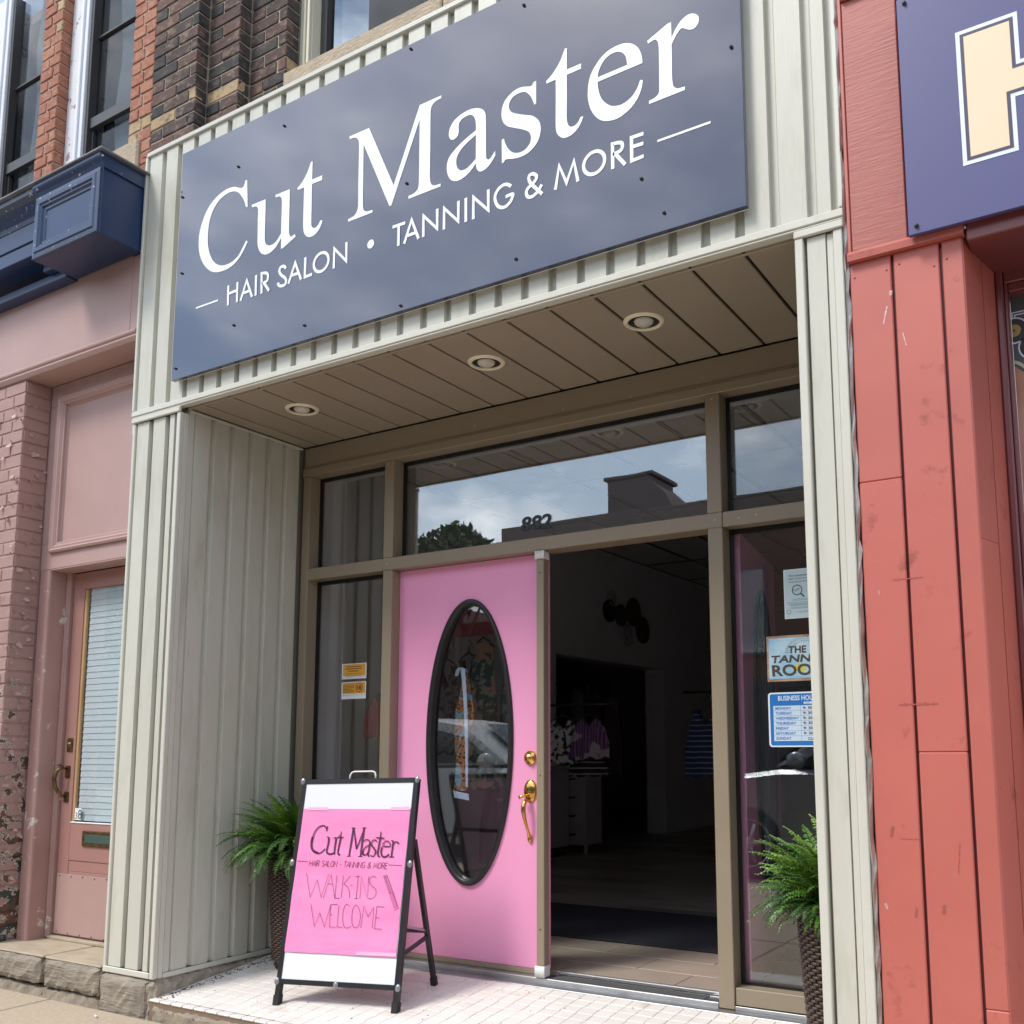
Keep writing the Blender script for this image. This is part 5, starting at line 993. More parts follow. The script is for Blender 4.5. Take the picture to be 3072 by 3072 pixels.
# rear frame hinged two thirds of the way up
BU = Vector((0,0,1)); rear = []
for u in (.010, WU-.004):
    a = fp(u, .74, -.030); b_ = FL+E1*u+Vector((-.2037,.9788,0))*.368; b_.z = tz(b_.y)
    ax = (b_-a).normalized(); n2 = ax.cross(E1).normalized()
    obj('rear_leg', bar(MB(), a, b_-ax*.035, .0105, .0115, E1, n2), BK, ab); obj('rubber_foot', bar(MB(), b_-ax*.040, b_, .0135, .0145, E1, n2), M['rubber'], ab)
    rear.append((a, b_, n2))
for t in (.62, .06):
    a = rear[0][0].lerp(rear[0][1], t)+E1*.011; b_ = rear[1][0].lerp(rear[1][1], t)-E1*.011; obj('rear_rail', bar(MB(), a, b_, .009, .009, (rear[0][1]-rear[0][0]).normalized(), rear[0][2]), BK, ab)
a = fp(WU-.004, .36, -.03); b_ = rear[1][0].lerp(rear[1][1], .62); obj('stay', bar(MB(), a, b_, .001, .006, E1, BU), M['alu'], ab)
a = fp(WU-.004, .205, -.03); b_ = rear[1][0].lerp(rear[1][1], .66)+Vector((0,0,-.02)); obj('spreader', bar(MB(), fp(WU-.004, .245, -.03), rear[1][0].lerp(rear[1][1], .66), .006, .009, E1, BU), BK, ab)

# ------------------------------------------------------------------ wicker planters and Boston ferns
def planter(cx, cy, label):
    zb = tz(cy)+.002; H = .60; t = thing('planter', (cx, cy, zb), label, 'planter', 'tall woven planters flanking the entry')
    prof = lambda s_: .108+.040*s_**.9 if s_ > .03 else .100
    obj('liner', MB().lathe([(0,0),(.098,0),(.104,.02),(.138,H-.02),(.143,H-.012),(.132,H-.012),(.125,H-.05)], (cx,cy,zb), 40), M['wicker_dark'], t)
    mb = MB(); NS = 40; rows = 50                # weave: flat strands bulging over every other stake
    for r_ in range(rows):
        s_ = (r_+.5)/rows; z_ = zb+.015+(H-.035)*s_; rad = prof(s_)+.0015; hh = (H-.035)/rows*.44; ph = (r_//1) % 2
        V = []; n = NS*4
        for k in range(n):
            a = 2*PI*k/n; bul = .0042*math.cos(PI*(k/2.0)*.5*1.0*1+PI*ph); rr_ = rad+bul
            for dz, dr in ((-hh, -.0015), (-hh*.5, .0016), (hh*.5, .0016), (hh, -.0015)): V.append((cx+(rr_+dr)*math.cos(a), cy+(rr_+dr)*math.sin(a), z_+dz))
        mb.add(V, [(k*4+q_, ((k+1) % n)*4+q_, ((k+1) % n)*4+q_+1, k*4+q_+1) for k in range(n) for q_ in range(3)], True)
    tag(obj('woven_strand', mb, M['wicker'], t, fix=False), kind='stuff')
    mb = MB()
    for k in range(NS*2):
        a = 2*PI*k/(NS*2); mb.tube([(cx+(prof(s_)+.0010)*math.cos(a), cy+(prof(s_)+.0010)*math.sin(a), zb+.01+(H-.03)*s_) for s_ in (0,.5,1)], .0022, 4, False)
    tag(obj('stake', mb, M['wicker_dark'], t, fix=False), kind='stuff')
    for i in range(3):
        pts = []
        for k in range(61):
            a = 2*PI*k/60; o_ = .005*math.cos(a*14+2*PI*i/3); pts.append((cx+(.150+o_)*math.cos(a), cy+(.150+o_)*math.sin(a), zb+H-.010+.005*math.sin(a*14+2*PI*i/3)))
        obj('rim_braid', MB().tube(pts, .0062, 6, False), M['wicker'], t)
    obj('potting_soil', MB().lathe([(0,.008),(.06,.012),(.126,0)], (cx,cy,zb+H-.045), 24), M['soil'], t)
    return zb+H
LFM = [paint('frond_deep', (.045,.115,.022), .45, (.03,.08,.016), 9, .8), paint('frond_mid', (.10,.22,.03), .42, (.065,.155,.024), 9, .8), paint('frond_light', (.20,.34,.045), .42, (.13,.26,.035), 9, .8), paint('frond_dry', (.34,.24,.10), .7)]
for m__ in LFM[:3]:
    b = m__.node_tree.nodes['Principled BSDF']; b.inputs['Subsurface Weight'].default_value = 0.0
def frond_mesh(L, seed, mat, dr=1.0):
    """one fern frond lying along +X from the origin, rising and then drooping; narrow leaflets down both sides"""
    r_ = random.Random(seed); mb = MB(); n = int(L/.0105); rise = r_.uniform(.55, 1.1); P_ = []; p = Vector((0,0,0)); ang = rise; st = L/n; side = 0; curl = r_.uniform(-.022,.022)
    for i in range(n+1):
        P_.append((p.copy(), ang, side)); p = p+Vector((math.cos(ang), side*.5, math.sin(ang)))*st; t = i/n; ang -= (rise*dr+r_.uniform(.5,1.0)*dr)*1.1/n*(.5+t); side += r_.uniform(-.05,.05)+curl
    for i in range(n):
        a, b_ = P_[i][0], P_[i+1][0]; w_ = .0013*(1-i/n)+.0004; mb.add([a+Vector((0,-w_,0)), a+Vector((0,w_,0)), b_+Vector((0,w_,0)), b_+Vector((0,-w_,0))], [(0,1,2,3)])
    for i in range(2, n+1):
        t = i/n; ll = .040*min(1, (t*6)**.7)*(1-t**2.4)+.004; ll *= min(1.15, L/.34)*r_.uniform(.85,1.1); p, an, _ = P_[i]; fw = Vector((math.cos(an),0,math.sin(an))); upv = Vector((-math.sin(an),0,math.cos(an))); wd = .0062*r_.uniform(.9,1.2)
        for s_ in (-1, 1):
            d = (Vector((0,s_,0))*.93+fw*r_.uniform(.18,.42)+upv*r_.uniform(-.25,.45)).normalized(); w2 = fw*wd
            q = p+d*ll*.45+upv*.003; tip = p+d*ll-upv*ll*.18
            mb.add([p-w2*.5, p+w2*.5, q+w2*.75, tip, q-w2*.60], [(0,1,2,4), (4,2,3)])
    me = mesh_from(mb, 'frond', (0,0,0), False); me.materials.append(mat); return me
FMS = [(L, [frond_mesh(L, int(L*100)*7+k, LFM[k % 3]) for k in range(6)]+[frond_mesh(L, int(L*100)*7+k+50, LFM[k % 3], .55) for k in range(6)]) for L in (.18, .24, .30, .36)]
DRY = frond_mesh(.2, 99, LFM[3])
def fern(cx, cy, ztop, label, xmin, xmax, ymax, count=110, seed=1, scale=1.0, ymin=-9):
    r_ = random.Random(seed); t = thing('fern', (cx, cy, ztop-.04), label, 'potted plant', 'ferns in the tall planters')
    for k in range(count):
        f = k/count; az = k*2.39996+r_.uniform(-.25,.25); tilt = (1-f)**1.1                 # first the outer, drooping fronds
        Lw = r_.choice((1,2,3)) if f < .6 else r_.choice((1,2,3)); L, ms = FMS[Lw]
        reach = L*(.62+.38*tilt); c, s_ = math.cos(az), math.sin(az); sc = scale*r_.uniform(.85,1.1)
        lim = 9
        if c > .05: lim = min(lim, (xmax-cx)/c)
        if c < -.05: lim = min(lim, (xmin-cx)/c)
        if s_ > .05: lim = min(lim, (ymax-cy)/s_)
        if s_ < -.05: lim = min(lim, (ymin-cy)/s_)
        if reach*sc > lim: sc = max(.35, lim/reach)
        rr_ = .02+.07*tilt*r_.random(); mi = (r_.choice((0,0,1,3)) if f < .4 else r_.choice((7,8,10,11,1,6)))
        me = ms[mi] if r_.random() > .035 else DRY
        o = link('frond', me, (cx+rr_*c, cy+rr_*s_, ztop-.045+r_.uniform(0,.02)), t); pitch = (.40*tilt-.60*(1-tilt)*r_.uniform(.1,1.4))
        o.rotation_euler = (r_.uniform(-.25,.25), pitch, az); o.scale = (sc, sc, sc)
    for k in range(26):                                             # a few long upright fronds
        az = k*2.39996+.7; c, s_ = math.cos(az), math.sin(az); L, ms = FMS[3]; lim = min([9]+[(b_-a_)/d_ for a_, b_, d_ in ((cx, xmax, c), (cx, xmin, c), (cy, ymax, s_), (cy, ymin, s_)) if abs(d_) > .05 and (b_-a_)/d_ > 0])
        o = link('frond', ms[r_.choice((7,8,10,11))], (cx+.02*c, cy+.02*s_, ztop-.03), t); o.rotation_euler = (r_.uniform(-.2,.2), -r_.uniform(.15,.65), az); sc = scale*r_.uniform(.95,1.12)*min(1, max(.8, lim/.26)); o.scale = (sc, sc, sc)
    obj('crown_stems', MB().lathe([(0,.03),(.04,.02),(.09,-.01)], (cx,cy,ztop-.05), 14), LFM[0], t); return t
zt = planter(-.96, .60, 'tall brown wicker planter beside the left return wall, behind the pavement sign'); fern(-.96, .60, zt, 'full green fern beside the left return wall, behind the pavement sign', -1.25, -.45, .815, 420, 3, 1.0, .16)
zt = planter(1.955, .30, 'tall brown wicker planter half hidden by the right pilaster'); fern(1.955, .30, zt, 'bright green fern half hidden by the right pilaster', 1.73, 2.07, .80, 400, 8, 1.0, .15)

# ------------------------------------------------------------------ notices on the glass
gy0 = .9215
n1 = thing('health_notice', (1.69, gy0, 1.62), 'white inspection notice with a magnifying glass taped inside the right sidelight', 'notice')
ux = Vector((1,0,0)); uz = Vector((0,0,1))
def sheet(name, mat, parent, x0, x1, z0, z1, d): return obj(name, MB().box(x0, x1, gy0-d-.0008, gy0-d, z0, z1), mat, parent)
sheet('paper', M['paper'], n1, 1.583, 1.80, 1.622, 1.836, 0); sheet('printed_field', plain('pale_blue', (.56,.70,.76), .6), n1, 1.588, 1.795, 1.628, 1.831, .0012)
TX = lambda s_, x, z, h, mat, par, wd=None, d=.0026, **kw: text_on('printed_line', s_, .02, M[mat] if isinstance(mat, str) else mat, (x, gy0-d, z), ux, uz, par, width=wd, height=h, **kw)
TX('This establishment has', 1.606, 1.803, .009, 'ink', n1, .125); TX('been inspected by the', 1.606, 1.789, .009, 'ink', n1, .118); TX('Grey Bruce Health Unit', 1.606, 1.775, .009, 'ink', n1, .125)
GR = plain('lens_green', (.03,.14,.08), .5); mb = MB(); stroke(mb, [(1.642+.021*math.cos(2*PI*k/32), 1.744+.021*math.sin(2*PI*k/32)) for k in range(33)], .004, lambda x, z: (x, gy0-.003, z), True); stroke(mb, [(1.657,1.729),(1.672,1.712)], .007, lambda x, z: (x, gy0-.0031, z)); obj('magnifier', mb, GR, n1)
text_on('printed_line', 'Results!', .02, plain('brown_ink', (.25,.12,.06), .6), (1.627, gy0-.003, 1.738), Vector((.96,0,.25)), Vector((-.25,0,.96)), n1, width=.028, height=.010)
for z_, a, b_ in ((1.704,1.62,1.78),(1.699,1.62,1.77),(1.690,1.590,1.79),(1.684,1.606,1.77),(1.680,1.606,1.775),(1.676,1.612,1.76),(1.668,1.606,1.75),(1.664,1.615,1.74),(1.650,1.635,1.77),(1.646,1.648,1.76)):
    obj('rule', MB().box(a, b_, gy0-.0028, gy0-.0020, z_, z_+.0012), plain('rule_grey', (.25,.30,.33), .6) if 'rule_grey' not in bpy.data.materials else bpy.data.materials['rule_grey'], n1)
mb = MB(); stroke(mb, [(1.603+.009*math.cos(2*PI*k/20), 1.651+.009*math.sin(2*PI*k/20)) for k in range(21)], .0014, lambda x, z: (x, gy0-.003, z), True); obj('round_stamp', mb, GR, n1)
n2_ = thing('tanning_sign', (1.65, gy0, 1.355), 'small sky blue tanning sign with a brown border behind the right sidelight', 'sign')
sheet('border', paint('rust_border', (.36,.20,.12), .6, (.50,.36,.26), 30, 1), n2_, 1.497, 1.86, 1.355, 1.551, 0)
sheet('printed_sky', paint('printed_sky', (.20,.48,.70), .5, (.62,.78,.86), 7, 1), n2_, 1.506, 1.851, 1.366, 1.541, .0012)
DK = plain('sign_brown', (.075,.055,.04), .6)
def bold(s_, x, z, wd, h, par, mat, slant=0): 
    o = text_on('printed_line', s_, .03, mat, (x, gy0-.0030, z), ux, Vector((slant,0,1)), par, width=wd, height=h, bold=.03); return o
bold('THE', 1.594, 1.473, .078, .031, n2_, DK); bold('TANNING', 1.512, 1.434, .285, .033, n2_, DK, .2); bold('ROOM', 1.520, 1.377, .235, .050, n2_, DK, -.05)
mb = MB()
for k in range(25):
    a = PI*(k+.5)/25
    for r0, r1 in ((.060,.070),(.074,.090)): stroke(mb, [(1.668+r0*math.cos(a), 1.474+r0*.78*math.sin(a)), (1.668+r1*math.cos(a), 1.474+r1*.78*math.sin(a))], .0018, lambda x, z: (x, gy0-.0028, z))
obj('sun_rays', mb, DK, n2_)
fill([[(1.64+.03*math.cos(2*PI*k/20), 1.409+.02*math.sin(2*PI*k/20)) for k in range(20)]], lambda x, z: (x, gy0-.0024, z), 'sun_disc', plain('sun_yellow', (.62,.60,.12), .5), n2_)
n3 = thing('business_hours_sign', (1.65, gy0, 1.077), 'blue business hours sign in the right sidelight', 'sign')
def rrect(x0, x1, z0, z1, r): 
    return [(cx+r*math.cos(a), cz+r*math.sin(a)) for cx, cz, a0 in ((x1-r,z1-r,0),(x0+r,z1-r,PI/2),(x0+r,z0+r,PI),(x1-r,z0+r,1.5*PI)) for a in [a0+PI/2*k/5 for k in range(6)]]
fill([rrect(1.496,1.775,1.077,1.308,.014)], lambda x, z: (x, gy0-.0006, z), 'plate', M['letter'], n3)
BL = plain('sign_blue', (.015,.17,.52), .45); fill([rrect(1.5035,1.7675,1.0835,1.3015,.009)], lambda x, z: (x, gy0-.0014, z), 'blue_field', BL, n3)
bold('BUSINESS HOURS', 1.541, 1.272, .178, .0215, n3, plain('pale_print', (.62,.76,.95), .5)); fill([rrect(1.652,1.688,1.257,1.266,.002)], lambda x, z: (x, gy0-.0022, z), 'ampm_box', bpy.data.materials['pale_print'], n3)
TX('A.M.', 1.660, 1.2585, .0055, BL, n3, .019)
WP = plain('table_white', (.60,.72,.84), .5); sheet('table', WP, n3, 1.519, 1.755, 1.102, 1.251, .0018)
days = ['MONDAY','TUESDAY','WEDNESDAY','THURSDAY','FRIDAY','SATURDAY','SUNDAY']; wd_ = [.070,.073,.103,.090,.058,.088,.067]
for k, dname in enumerate(days):
    z_ = 1.2345-.0212*k; bold(dname, 1.528, z_, wd_[k], .0115, n3, BL)
    if k < 6: bold('9: 30', 1.648, z_, .042, .0115, n3, M['ink']); obj('rule', MB().box(1.519, 1.755, gy0-.0030, gy0-.0025, z_-.0052, z_-.0044), BL, n3)
    else: bold('CLOSED', 1.666, z_-.002, .060, .0115, n3, M['ink'])
obj('rule', MB().box(1.6385, 1.6395, gy0-.0030, gy0-.0025, 1.102, 1.251), BL, n3)
for nm, z0, z1, lab in (('warning_sticker', 1.469, 1.555, 'upper of the two orange notices on the left sidelight'), ('age_limit_sticker', 1.357, 1.452, 'lower orange notice with a crossed circle 18, on the left sidelight')):
    st_ = thing(nm, (-.91, gy0, z0), lab, 'sticker', 'orange notices on the left sidelight')
    sheet('backing_paper', M['white'], st_, -1.002, -.819, z0, z1, 0); zo = z0+.017 if nm[0] == 'w' else z0+.030
    sheet('orange_field', plain('notice_orange', (.70,.36,.05), .5) if 'notice_orange' not in bpy.data.materials else bpy.data.materials['notice_orange'], st_, -.993, -.826, zo, z1-.004, .0012)
    sheet('rule', M['ink'], st_, -.995, -.828, zo-.009, zo-.0082, .0012)
    if nm[0] == 'w':
        for k, (a, b_, h) in enumerate(((-.968,-.855,.0075),(-.972,-.852,.0075),(-.95,-.876,.0075),(-.97,-.855,.003),(-.968,-.858,.003))): sheet('printed_line', plain('notice_ink', (.16,.08,.01), .6) if 'notice_ink' not in bpy.data.materials else bpy.data.materials['notice_ink'], st_, a, b_, z1-.020-.0125*k, z1-.020-.0125*k+h*.6, .0020)
    else:
        for k in range(6): sheet('printed_line', bpy.data.materials['notice_ink'], st_, -.990, -.906+(-.02 if k == 3 else 0), z1-.018-.0078*k, z1-.0155-.0078*k, .0020)
        bold('18', -.884, z1-.046, .032, .026, st_, M['ink']); mb = MB(); stroke(mb, [(-.868+.0245*math.cos(2*PI*k/28), z1-.033+.0245*math.sin(2*PI*k/28)) for k in range(29)], .004, lambda x, z: (x, gy0-.0034, z), True); obj('ring', mb, plain('ring_red', (.42,.08,.03), .5), st_)

# ------------------------------------------------------------------ inside the shop
def structure(name, label, cat, mb, mat): return tag(obj(name, mb, mat), label, cat, kind='structure')
IW = M['int_wall']; iw = MB(); XW = -2.28
iw.box(XW-.26, XW, 1.2, 5.23, .03, 3.3); iw.box(XW-.26, XW, 7.755, 12.2, .03, 3.3); iw.box(XW-.26, XW, 5.23, 7.755, 2.03, 3.3)
structure('interior_wall', 'left inner wall of the shop with a wide opening to a second room', 'wall', iw, IW)
structure('interior_wall', 'back and right inner walls of the shop', 'wall', MB().box(-6.2, 2.4, 12.2, 12.4, 0, 3.4).box(2.25, 2.4, .96, 12.2, 0, 3.4).box(-6.2, -6.0, .96, 12.2, 0, 3.4), IW)
structure('interior_wall', 'inner face of the shopfront wall', 'wall', MB().box(-6.2, -1.27, .96, 1.2, 0, 3.4).box(-1.27, 2.25, .96, 1.2, 2.72, 3.4).box(2.12, 2.25, .96, 1.2, 0, 3.4), IW)
cl_ = thing('interior_ceiling', (0, 6, 3.27), 'suspended tile ceiling inside the shop', 'ceiling', kind='structure')
obj('ceiling_slab', MB().box(-6.2, 2.4, .96, 12.4, 3.30, 3.6), M['int_dark'], cl_)
for i in range(8):
    for j in range(9):
        x0 = -2.28+.61*i; y0 = 1.2+1.22*j
        if x0 > 2.2: continue
        lit = (j % 2 == 1 and i % 3 == 1)
        p = box('diffuser' if lit else 'ceiling_tile', M['diffuser'] if lit else M['ceil_tile'], cl_, x0+.012, min(x0+.598, 2.24), y0+.012, y0+1.208, 3.277 if not lit else 3.262, 3.29, .004)
mb = MB()
for i in range(9): mb.box(-2.28+.61*i-.012, -2.28+.61*i+.012, 1.2, 12.2, 3.268, 3.276)
for j in range(10): mb.box(-2.28, 2.25, 1.2+1.22*j-.012, 1.2+1.22*j+.012, 3.2685, 3.2755)
obj('ceiling_grid', mb, M['ceil_grid'], cl_)
fl = thing('interior_floor', (0, 5, .02), 'tiled threshold and dark plank floor of the shop', 'floor', kind='structure')
obj('subfloor', MB().box(-6.2, 2.4, .951, 12.4, -.1, .020), M['floor_grout'], fl)
for j in range(3):
    for i in range(8):
        x0 = -2.0+.60*i+(.3 if j % 2 else 0); y0 = .955+.245*j
        if x0 < 2.0: box('floor_tile', M['floor_tile'], fl, x0, x0+.595, y0, y0+.240, .0205, .030, .002)
for j in range(46):
    y0 = 1.70+.18*j*1.25
    if y0 > 12: break
    x = -6+random.uniform(0, .9)
    while x < 2.2:
        L_ = random.uniform(.8, 1.3); x1 = min(x+L_, 2.24)
        if j < 30 and x > -4: box('floor_plank', M['plank'], fl, x, x1-.003, y0, y0+.222, .0205, .0285, .001)
        x = x1
    
dm_ = box('doormat', M['mat'], None, -1.1, 2.0, 1.672, 2.62, .0305, .042, .005); tag(dm_, 'wide black doormat just inside the open door', 'doormat')
# white counter and drawer chest
ct = thing('counter', (-2.0, 5.0, .03), 'plain white counter end left of the inner opening', 'counter'); WM = paint('dull_white', (.50,.50,.52), .5)
box('cabinet_body', WM, ct, -2.6, -2.13, 4.55, 5.23, .12, .86, .004); box('plinth', M['int_dark'], ct, -2.55, -2.15, 4.6, 5.2, .03, .119, 0); box('counter_top', WM, ct, -2.62, -2.10, 4.52, 5.25, .861, .895, .004)
ch_ = thing('drawer_chest', (-2.0, 5.6, .03), 'white chest of drawers with dark pulls beside the inner opening', 'chest of drawers')
box('carcass', WM, ch_, -2.27, -1.98, 5.30, 5.62, .12, .87, .004); box('chest_top', WM, ch_, -2.28, -1.95, 5.27, 5.65, .871, .90, .004)
for x in (-2.25, -2.0): box('leg', WM, ch_, x-.015, x+.015, 5.32, 5.35, .03, .119, .003)
for k in range(4):
    d_ = box('drawer', WM, ch_, -2.255, -1.995, 5.288, 5.2995, .145+.18*k, .310+.18*k, .003); obj('drawer_pull', MB().tube([(-2.16,5.286,.23+.18*k),(-2.15,5.262,.225+.18*k),(-2.10,5.262,.225+.18*k),(-2.09,5.286,.23+.18*k)], .008, 6), M['black'], d_)
# clothes
def garment(name, label, cat, cx, cy, ztop, wdt, hgt, mat, kind='top', rot=0.0, seed=0, group='clothes hanging inside the shop', hanger=True, flare=1.15, depth=.05):
    r_ = random.Random(seed); t = thing(name, (cx, cy, ztop-hgt), label, cat, group); ca, sa = math.cos(rot), math.sin(rot); P_ = lambda u, d, z_: (cx+u*ca-d*sa, cy+u*sa+d*ca, z_)
    V = []; F = []; nu, nv = 22, 14
    for s_ in (-1, 1):
        for j in range(nv+1):
            t_ = j/nv; wv = wdt/2*((.70 if kind == 'top' else .62)+(.30+(flare-1))*min(1, t_*1.6)) if t_ > .12 else wdt/2*(.66+.3*t_)
            for i in range(nu+1):
                q_ = i/nu*2-1; zz_ = ztop-hgt*t_-(.03*(abs(q_)**2) if t_ < .2 else 0)+(.012*math.sin(q_*9+seed) if t_ > .95 else 0)
                if kind == 'top' and t_ < .25 and abs(q_) < .5: zz_ = min(zz_, ztop-.25*hgt*(1-abs(q_)*1.2))
                V.append(P_(q_*wv, s_*(depth*(1-q_*q_)**.5+.012*math.sin(q_*10+seed*1.3)*t_), zz_))
    o_ = (nu+1)*(nv+1)
    for s_ in (0, 1):
        for j in range(nv):
            for i in range(nu): a = s_*o_+j*(nu+1)+i; F.append((a, a+1, a+nu+2, a+nu+1) if s_ == 0 else (a+nu+1, a+nu+2, a+1, a))
    obj('cloth', MB().add(V, F, True), mat, t, fix=False)
    if hanger:
        obj('hanger', MB().tube([P_(-wdt*.36,0,ztop-.03), P_(-wdt*.2,0,ztop+.005), P_(0,0,ztop+.03), P_(wdt*.2,0,ztop+.005), P_(wdt*.36,0,ztop-.03)], .007, 6).tube([P_(0,0,ztop+.03), P_(0,0,ztop+.06), P_(.02,0,ztop+.085), P_(0,0,ztop+.105)], .003, 6), M['black'], t)
    return t
def pattern(name, c1, c2, kind, scale, c3=None, thr=(.45,.5)):
    m_, t, b = new_mat(name); g = t.nodes.new('ShaderNodeNewGeometry')
    if kind == 'stripe_v' or kind == 'stripe_h':
        x = t.nodes.new('ShaderNodeTexWave'); x.bands_direction = 'X' if kind == 'stripe_v' else 'Z'; x.inputs['Scale'].default_value = scale; x.inputs['Distortion'].default_value = 1.2; t.links.new(g.outputs['Position'], x.inputs['Vector']); src = x.outputs['Fac']
    elif kind == 'spot':
        x = t.nodes.new('ShaderNodeTexVoronoi'); x.feature = 'F1'; x.inputs['Scale'].default_value = scale; t.links.new(g.outputs['Position'], x.inputs['Vector']); src = x.outputs['Distance']
    else: src = tex_noise(t, scale, 3, .6).outputs['Fac']
    col = mixc(t, ramp(t, src, *thr).outputs[0], c1, c2)
    if c3: col = mixc(t, ramp(t, tex_noise(t, scale*.35, 2, .5, (1,1,1), 4).outputs['Fac'], .55, .58).outputs[0], col, c3)
    t.links.new(col, b.inputs['Base Color']); b.inputs['Roughness'].default_value = .85; return m_
LEO = pattern('leopard_print', (.05,.02,.012), (.48,.17,.05), 'spot', 60, (.20,.38,.46), (.36,.46))
FLO = pattern('faded_floral', (.30,.30,.24), (.05,.09,.07), 'noise', 22, (.42,.26,.18)); BW = pattern('black_white_print', (.02,.02,.02), (.55,.55,.55), 'noise', 26); PKS = pattern('pink_stripe', (.30,.12,.26), (.06,.05,.14), 'stripe_v', 14, (.45,.40,.45)); BLS = pattern('blue_stripe', (.015,.028,.09), (.20,.23,.32), 'stripe_h', 8, None, (.80,.86)); BKS = pattern('black_stripe', (.012,.012,.014), (.38,.36,.34), 'stripe_h', 7, None, (.82,.88)); GRN = pattern('sage_print', (.16,.20,.17), (.04,.06,.055), 'noise', 16)
LC = pattern('dark_print', (.04,.035,.04), (.18,.16,.17), 'noise', 30)
# a headscarf hung right behind the oval glass, with its white ribbon
sc_ = thing('hanging_scarf', (-.21, 1.02, .82), 'leopard print scarf with a white ribbon hanging behind the oval door glass', 'scarf')
V = []; F = []
row = [(1.50,.012),(1.44,.025),(1.36,.045),(1.28,.062),(1.22,.055),(1.12,.045),(1.02,.040),(.94,.045),(.86,.052)]
for j, (z_, hw) in enumerate(row):
    for i in range(9): q_ = i/8*2-1; V.append((-.213+.010*math.sin(j*.7)+q_*hw-(.012 if j > 4 else 0), 1.02+.012*math.cos(q_*7+j), z_))
for j in range(8):
    for i in range(8): F.append((j*9+i, j*9+i+1, (j+1)*9+i+1, (j+1)*9+i))
obj('scarf_cloth', MB().add(V, F, True), LEO, sc_)
V = []; pts = [(-.255,1.46,.010),(-.245,1.49,.012),(-.228,1.505,.013),(-.213,1.495,.014),(-.205,1.45,.013),(-.198,1.38,.012),(-.190,1.28,.011),(-.184,1.15,.010),(-.180,1.0,.008),(-.178,.88,.006)]
for x, z_, hw in pts: V += [(x-hw, 1.000, z_), (x, .995, z_+.002), (x+hw, 1.002, z_)]
obj('ribbon', MB().add(V, [(3*k+i, 3*k+i+1, 3*k+i+4, 3*k+i+3) for k in range(len(pts)-1) for i in range(2)], True), plain('ribbon_white', (.62,.66,.85), .8), sc_)
obj('scarf_hem', MB().add([(-.268,1.0,.862),(-.166,1.0,.846),(-.166,1.005,.812),(-.262,1.005,.825)], [(0,1,2,3)]), bpy.data.materials['ribbon_white'], sc_)
garment('hanging_dress', 'faded floral dress behind the right half of the oval glass', 'dress', -.46, 1.52, 1.70, .20, .85, FLO, 'dress', .1, 1)
garment('hanging_dress', 'sage green dress behind the oval glass, right of the floral one', 'dress', -.30, 1.60, 1.66, .18, .95, GRN, 'dress', .2, 2)
garment('blouse', 'dark patterned top behind the left edge of the oval glass', 'top', -.84, 1.66, 1.60, .20, .55, LC, 'top', .4, 3)
garment('blouse', 'black top on a hanger behind the oval glass', 'top', -.72, 1.72, 1.64, .18, .5, M['black'], 'top', .4, 4)
garment('hanging_skirt', 'grey brown skirt low behind the oval glass', 'skirt', -.50, 1.75, .95, .26, .55, plain('taupe', (.10,.065,.06), .9), 'dress', .1, 5, hanger=False)
garment('blouse', 'black and white patterned top just inside the open door', 'top', -1.07, 3.4, 1.30, .30, .34, BW, 'top', .25, 6)
garment('blouse', 'pink and navy striped camisole beside the black and white top', 'top', -.83, 3.4, 1.31, .27, .31, PKS, 'top', .25, 7)
garment('hanging_skirt', 'black striped skirt below the striped camisole', 'skirt', -.90, 3.5, 1.02, .30, .16, BKS, 'dress', .25, 8, hanger=False)
garment('blouse', 'navy blue top with pale stripes at the right of the open doorway', 'top', .06, 3.6, 1.36, .30, .50, BLS, 'top', .2, 9)
garment('blouse', 'black top with thin grey stripes behind the right door jamb', 'top', .30, 3.65, 1.38, .28, .55, BKS, 'top', .2, 10)
for k, (x, y, zt_, w_, h_, c_) in enumerate(((-3.0,7.2,1.75,.3,1.5,(.12,.10,.11)),(-3.3,7.0,1.7,.3,1.45,(.05,.05,.06)),(-2.95,7.6,1.7,.25,.95,(.20,.13,.13)),(-3.4,7.5,1.7,.28,1.0,(.08,.10,.12)),(-2.85,6.6,1.75,.22,1.6,(.22,.19,.18)),(-3.2,6.3,1.7,.3,1.2,(.03,.03,.035)))):
    garment('hanging_dress', ['tall grey dress in the second room', 'charcoal dress in the second room', 'dusty pink dress nearest the pillar in the second room', 'dark blue dress in the second room', 'long pale gown near the chest of drawers', 'black dress behind the chest of drawers'][k], 'dress', x, y, zt_, w_, h_, plain('cloth_%s' % 'abcdef'[k], c_, .9), 'dress', .5, 20+k)
for x0, x1, y, z_, lab in ((-1.30,-.62,3.42,1.41,'clothes rail with the striped camisole'), (-.15,.45,3.65,1.49,'clothes rail at the right of the doorway'), (-1.1,-.15,1.65,1.80,'clothes rail behind the pink door'), (-3.6,-2.7,7.1,1.86,'clothes rail in the second room')):
    rl = obj('clothes_rail', MB().tube([(x0,y,z_),(x1,y+.05,z_)], .010, 8).tube([(x1+.4,y+.03,z_),(x1+.4,y+.03,.03)] if x0 == -.15 else [(x0+.03,y+.02,z_),(x0+.03,y+.02,.03)], .010, 8).tube([(x1,y+.05,z_),(x1+.4,y+.05,z_)] if x0 == -.15 else [(x1-.02,y+.05,z_),(x1,y+.05,z_)], .010, 8), M['black']); tag(rl, lab, 'clothes rail', 'clothes rails inside the shop')
ban = box('red_banner', plain('banner_red', (.30,.03,.05), .6), None, -.64, -.28, 1.40, 1.405, 1.725, 1.92, 0); tag(ban, 'dark red banner at the top of the oval glass', 'banner')
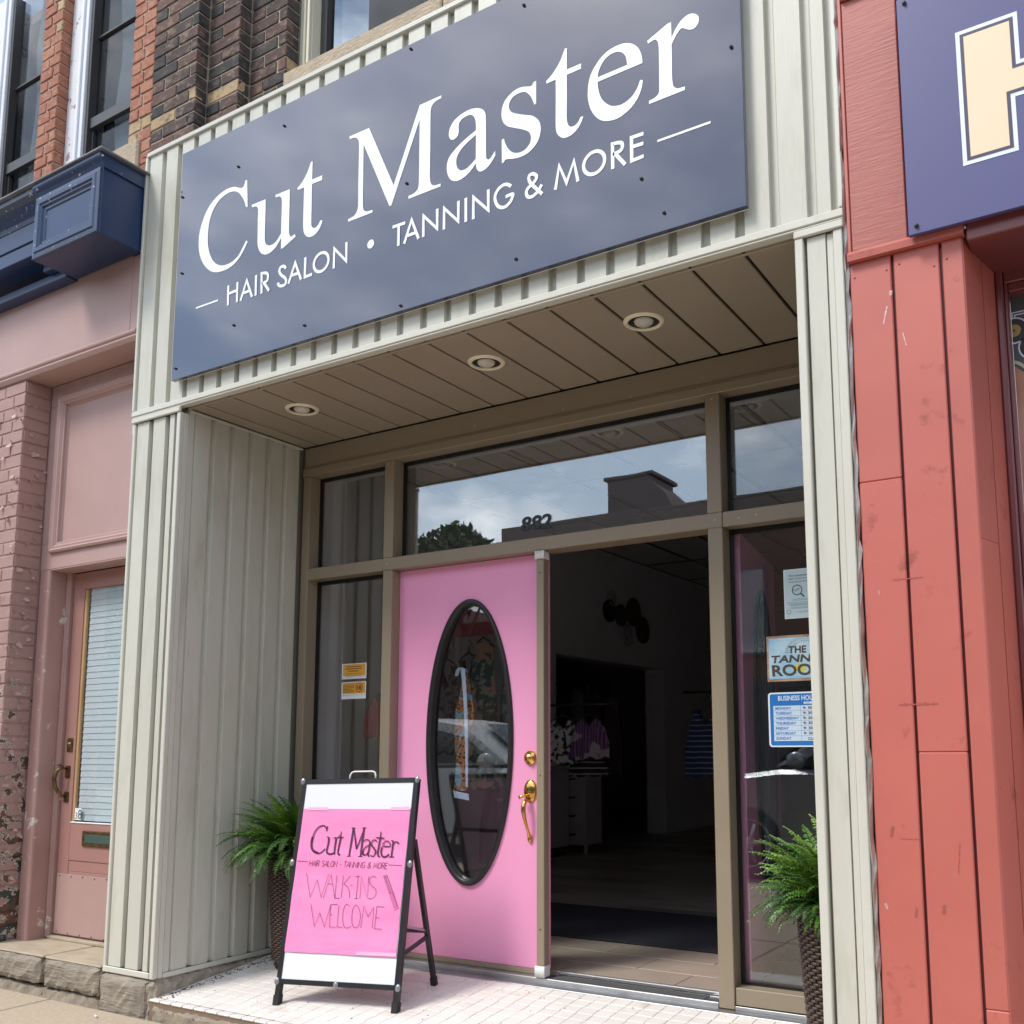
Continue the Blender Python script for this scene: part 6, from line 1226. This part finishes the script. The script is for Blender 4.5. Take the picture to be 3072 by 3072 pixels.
rs = garment('hanging_jacket', 'red jacket on a black hanger behind the left sidelight', 'jacket', -1.045, 1.32, 1.40, .22, .25, plain('jacket_red', (.42,.05,.035), .8), 'top', .3, 31)
wd = thing('wall_decoration', (-2.2, 6.6, 2.3), 'cluster of dark woven plates and one pale frilled flower on the inner wall', 'wall decoration')
for k, (y, z_, r_, mt) in enumerate(((6.39,2.75,.09,'paper'),(6.33,2.60,.13,'black'),(6.60,2.58,.13,'wicker'),(6.92,2.65,.17,'wicker'),(7.15,2.46,.16,'wicker'))):
    obj('plate', MB().lathe([(0,.02),(r_*.3,.015),(r_*.9,.035),(r_,.03),(r_*.95,.0)], (-2.275, y, z_), 28, 'x'), M[mt] if k else WM, wd)
mb = MB()
for k in range(10): a = 2*PI*k/10; mb.sphere((-2.24, 6.72+.09*math.cos(a), 2.36+.09*math.sin(a)), .045, 8, 6, (.4,1,1))
obj('flower', mb, WM, wd)
# side table and bottle inside the right sidelight
sb = thing('soap_bottle', (1.62, 1.35, .62), 'white pump bottle behind the right sidelight, near the fern', 'bottle')
obj('bottle_body', MB().lathe([(0,0),(.036,0),(.038,.01),(.038,.11),(.030,.135),(.014,.145)], (1.60,1.36,.60), 20), WM, sb); obj('pump', MB().lathe([(.014,0),(.014,.02),(.005,.022),(.005,.045),(0,.045)], (1.60,1.36,.745), 12).tube([(1.60,1.36,.79),(1.565,1.355,.785)], .006, 6), WM, sb)
tb = thing('side_table', (1.8, 1.4, .03), 'dark draped side table behind the right sidelight', 'table'); box('table_top', plain('draped_mauve', (.16,.09,.11), .8), tb, 1.50, 2.05, 1.22, 1.6, .57, .60, .005); box('table_drape', bpy.data.materials['draped_mauve'], tb, 1.51, 2.04, 1.23, 1.59, .03, .569, .01)

# small things on the pavement
cb = obj('cigarette_butt', MB().tube([(-1.505,-.13,-.163),(-1.475,-.142,-.163)], .0045, 8), M['paper']); tag(cb, 'white cigarette butt on the pavement by the foundation stone', 'litter')
mb = MB(); rnd = random.Random(3)
for _ in range(260):
    y = rnd.uniform(.0, .75); x = -1.235+abs(rnd.gauss(0,.03)); s_ = rnd.uniform(.002,.006); z_ = tz(y)
    if rnd.random() < .25: x = rnd.uniform(-1.2, 1.5); y = rnd.uniform(.1,.75); z_ = tz(y); s_ *= .7
    mb.add([(x-s_,y-s_*.6,z_+.0005),(x+s_,y-s_*.3,z_+.0005),(x+s_*.4,y+s_,z_+.002),(x-s_*.5,y+s_*.6,z_+.003)], [(0,1,2),(0,2,3),(0,1,3)])
dbs = obj('debris', mb, plain('debris_dark', (.06,.045,.035), .9), fix=False); tag(dbs, 'scattered dirt and leaf crumbs along the edge of the entry tiles', 'dirt', kind='stuff')
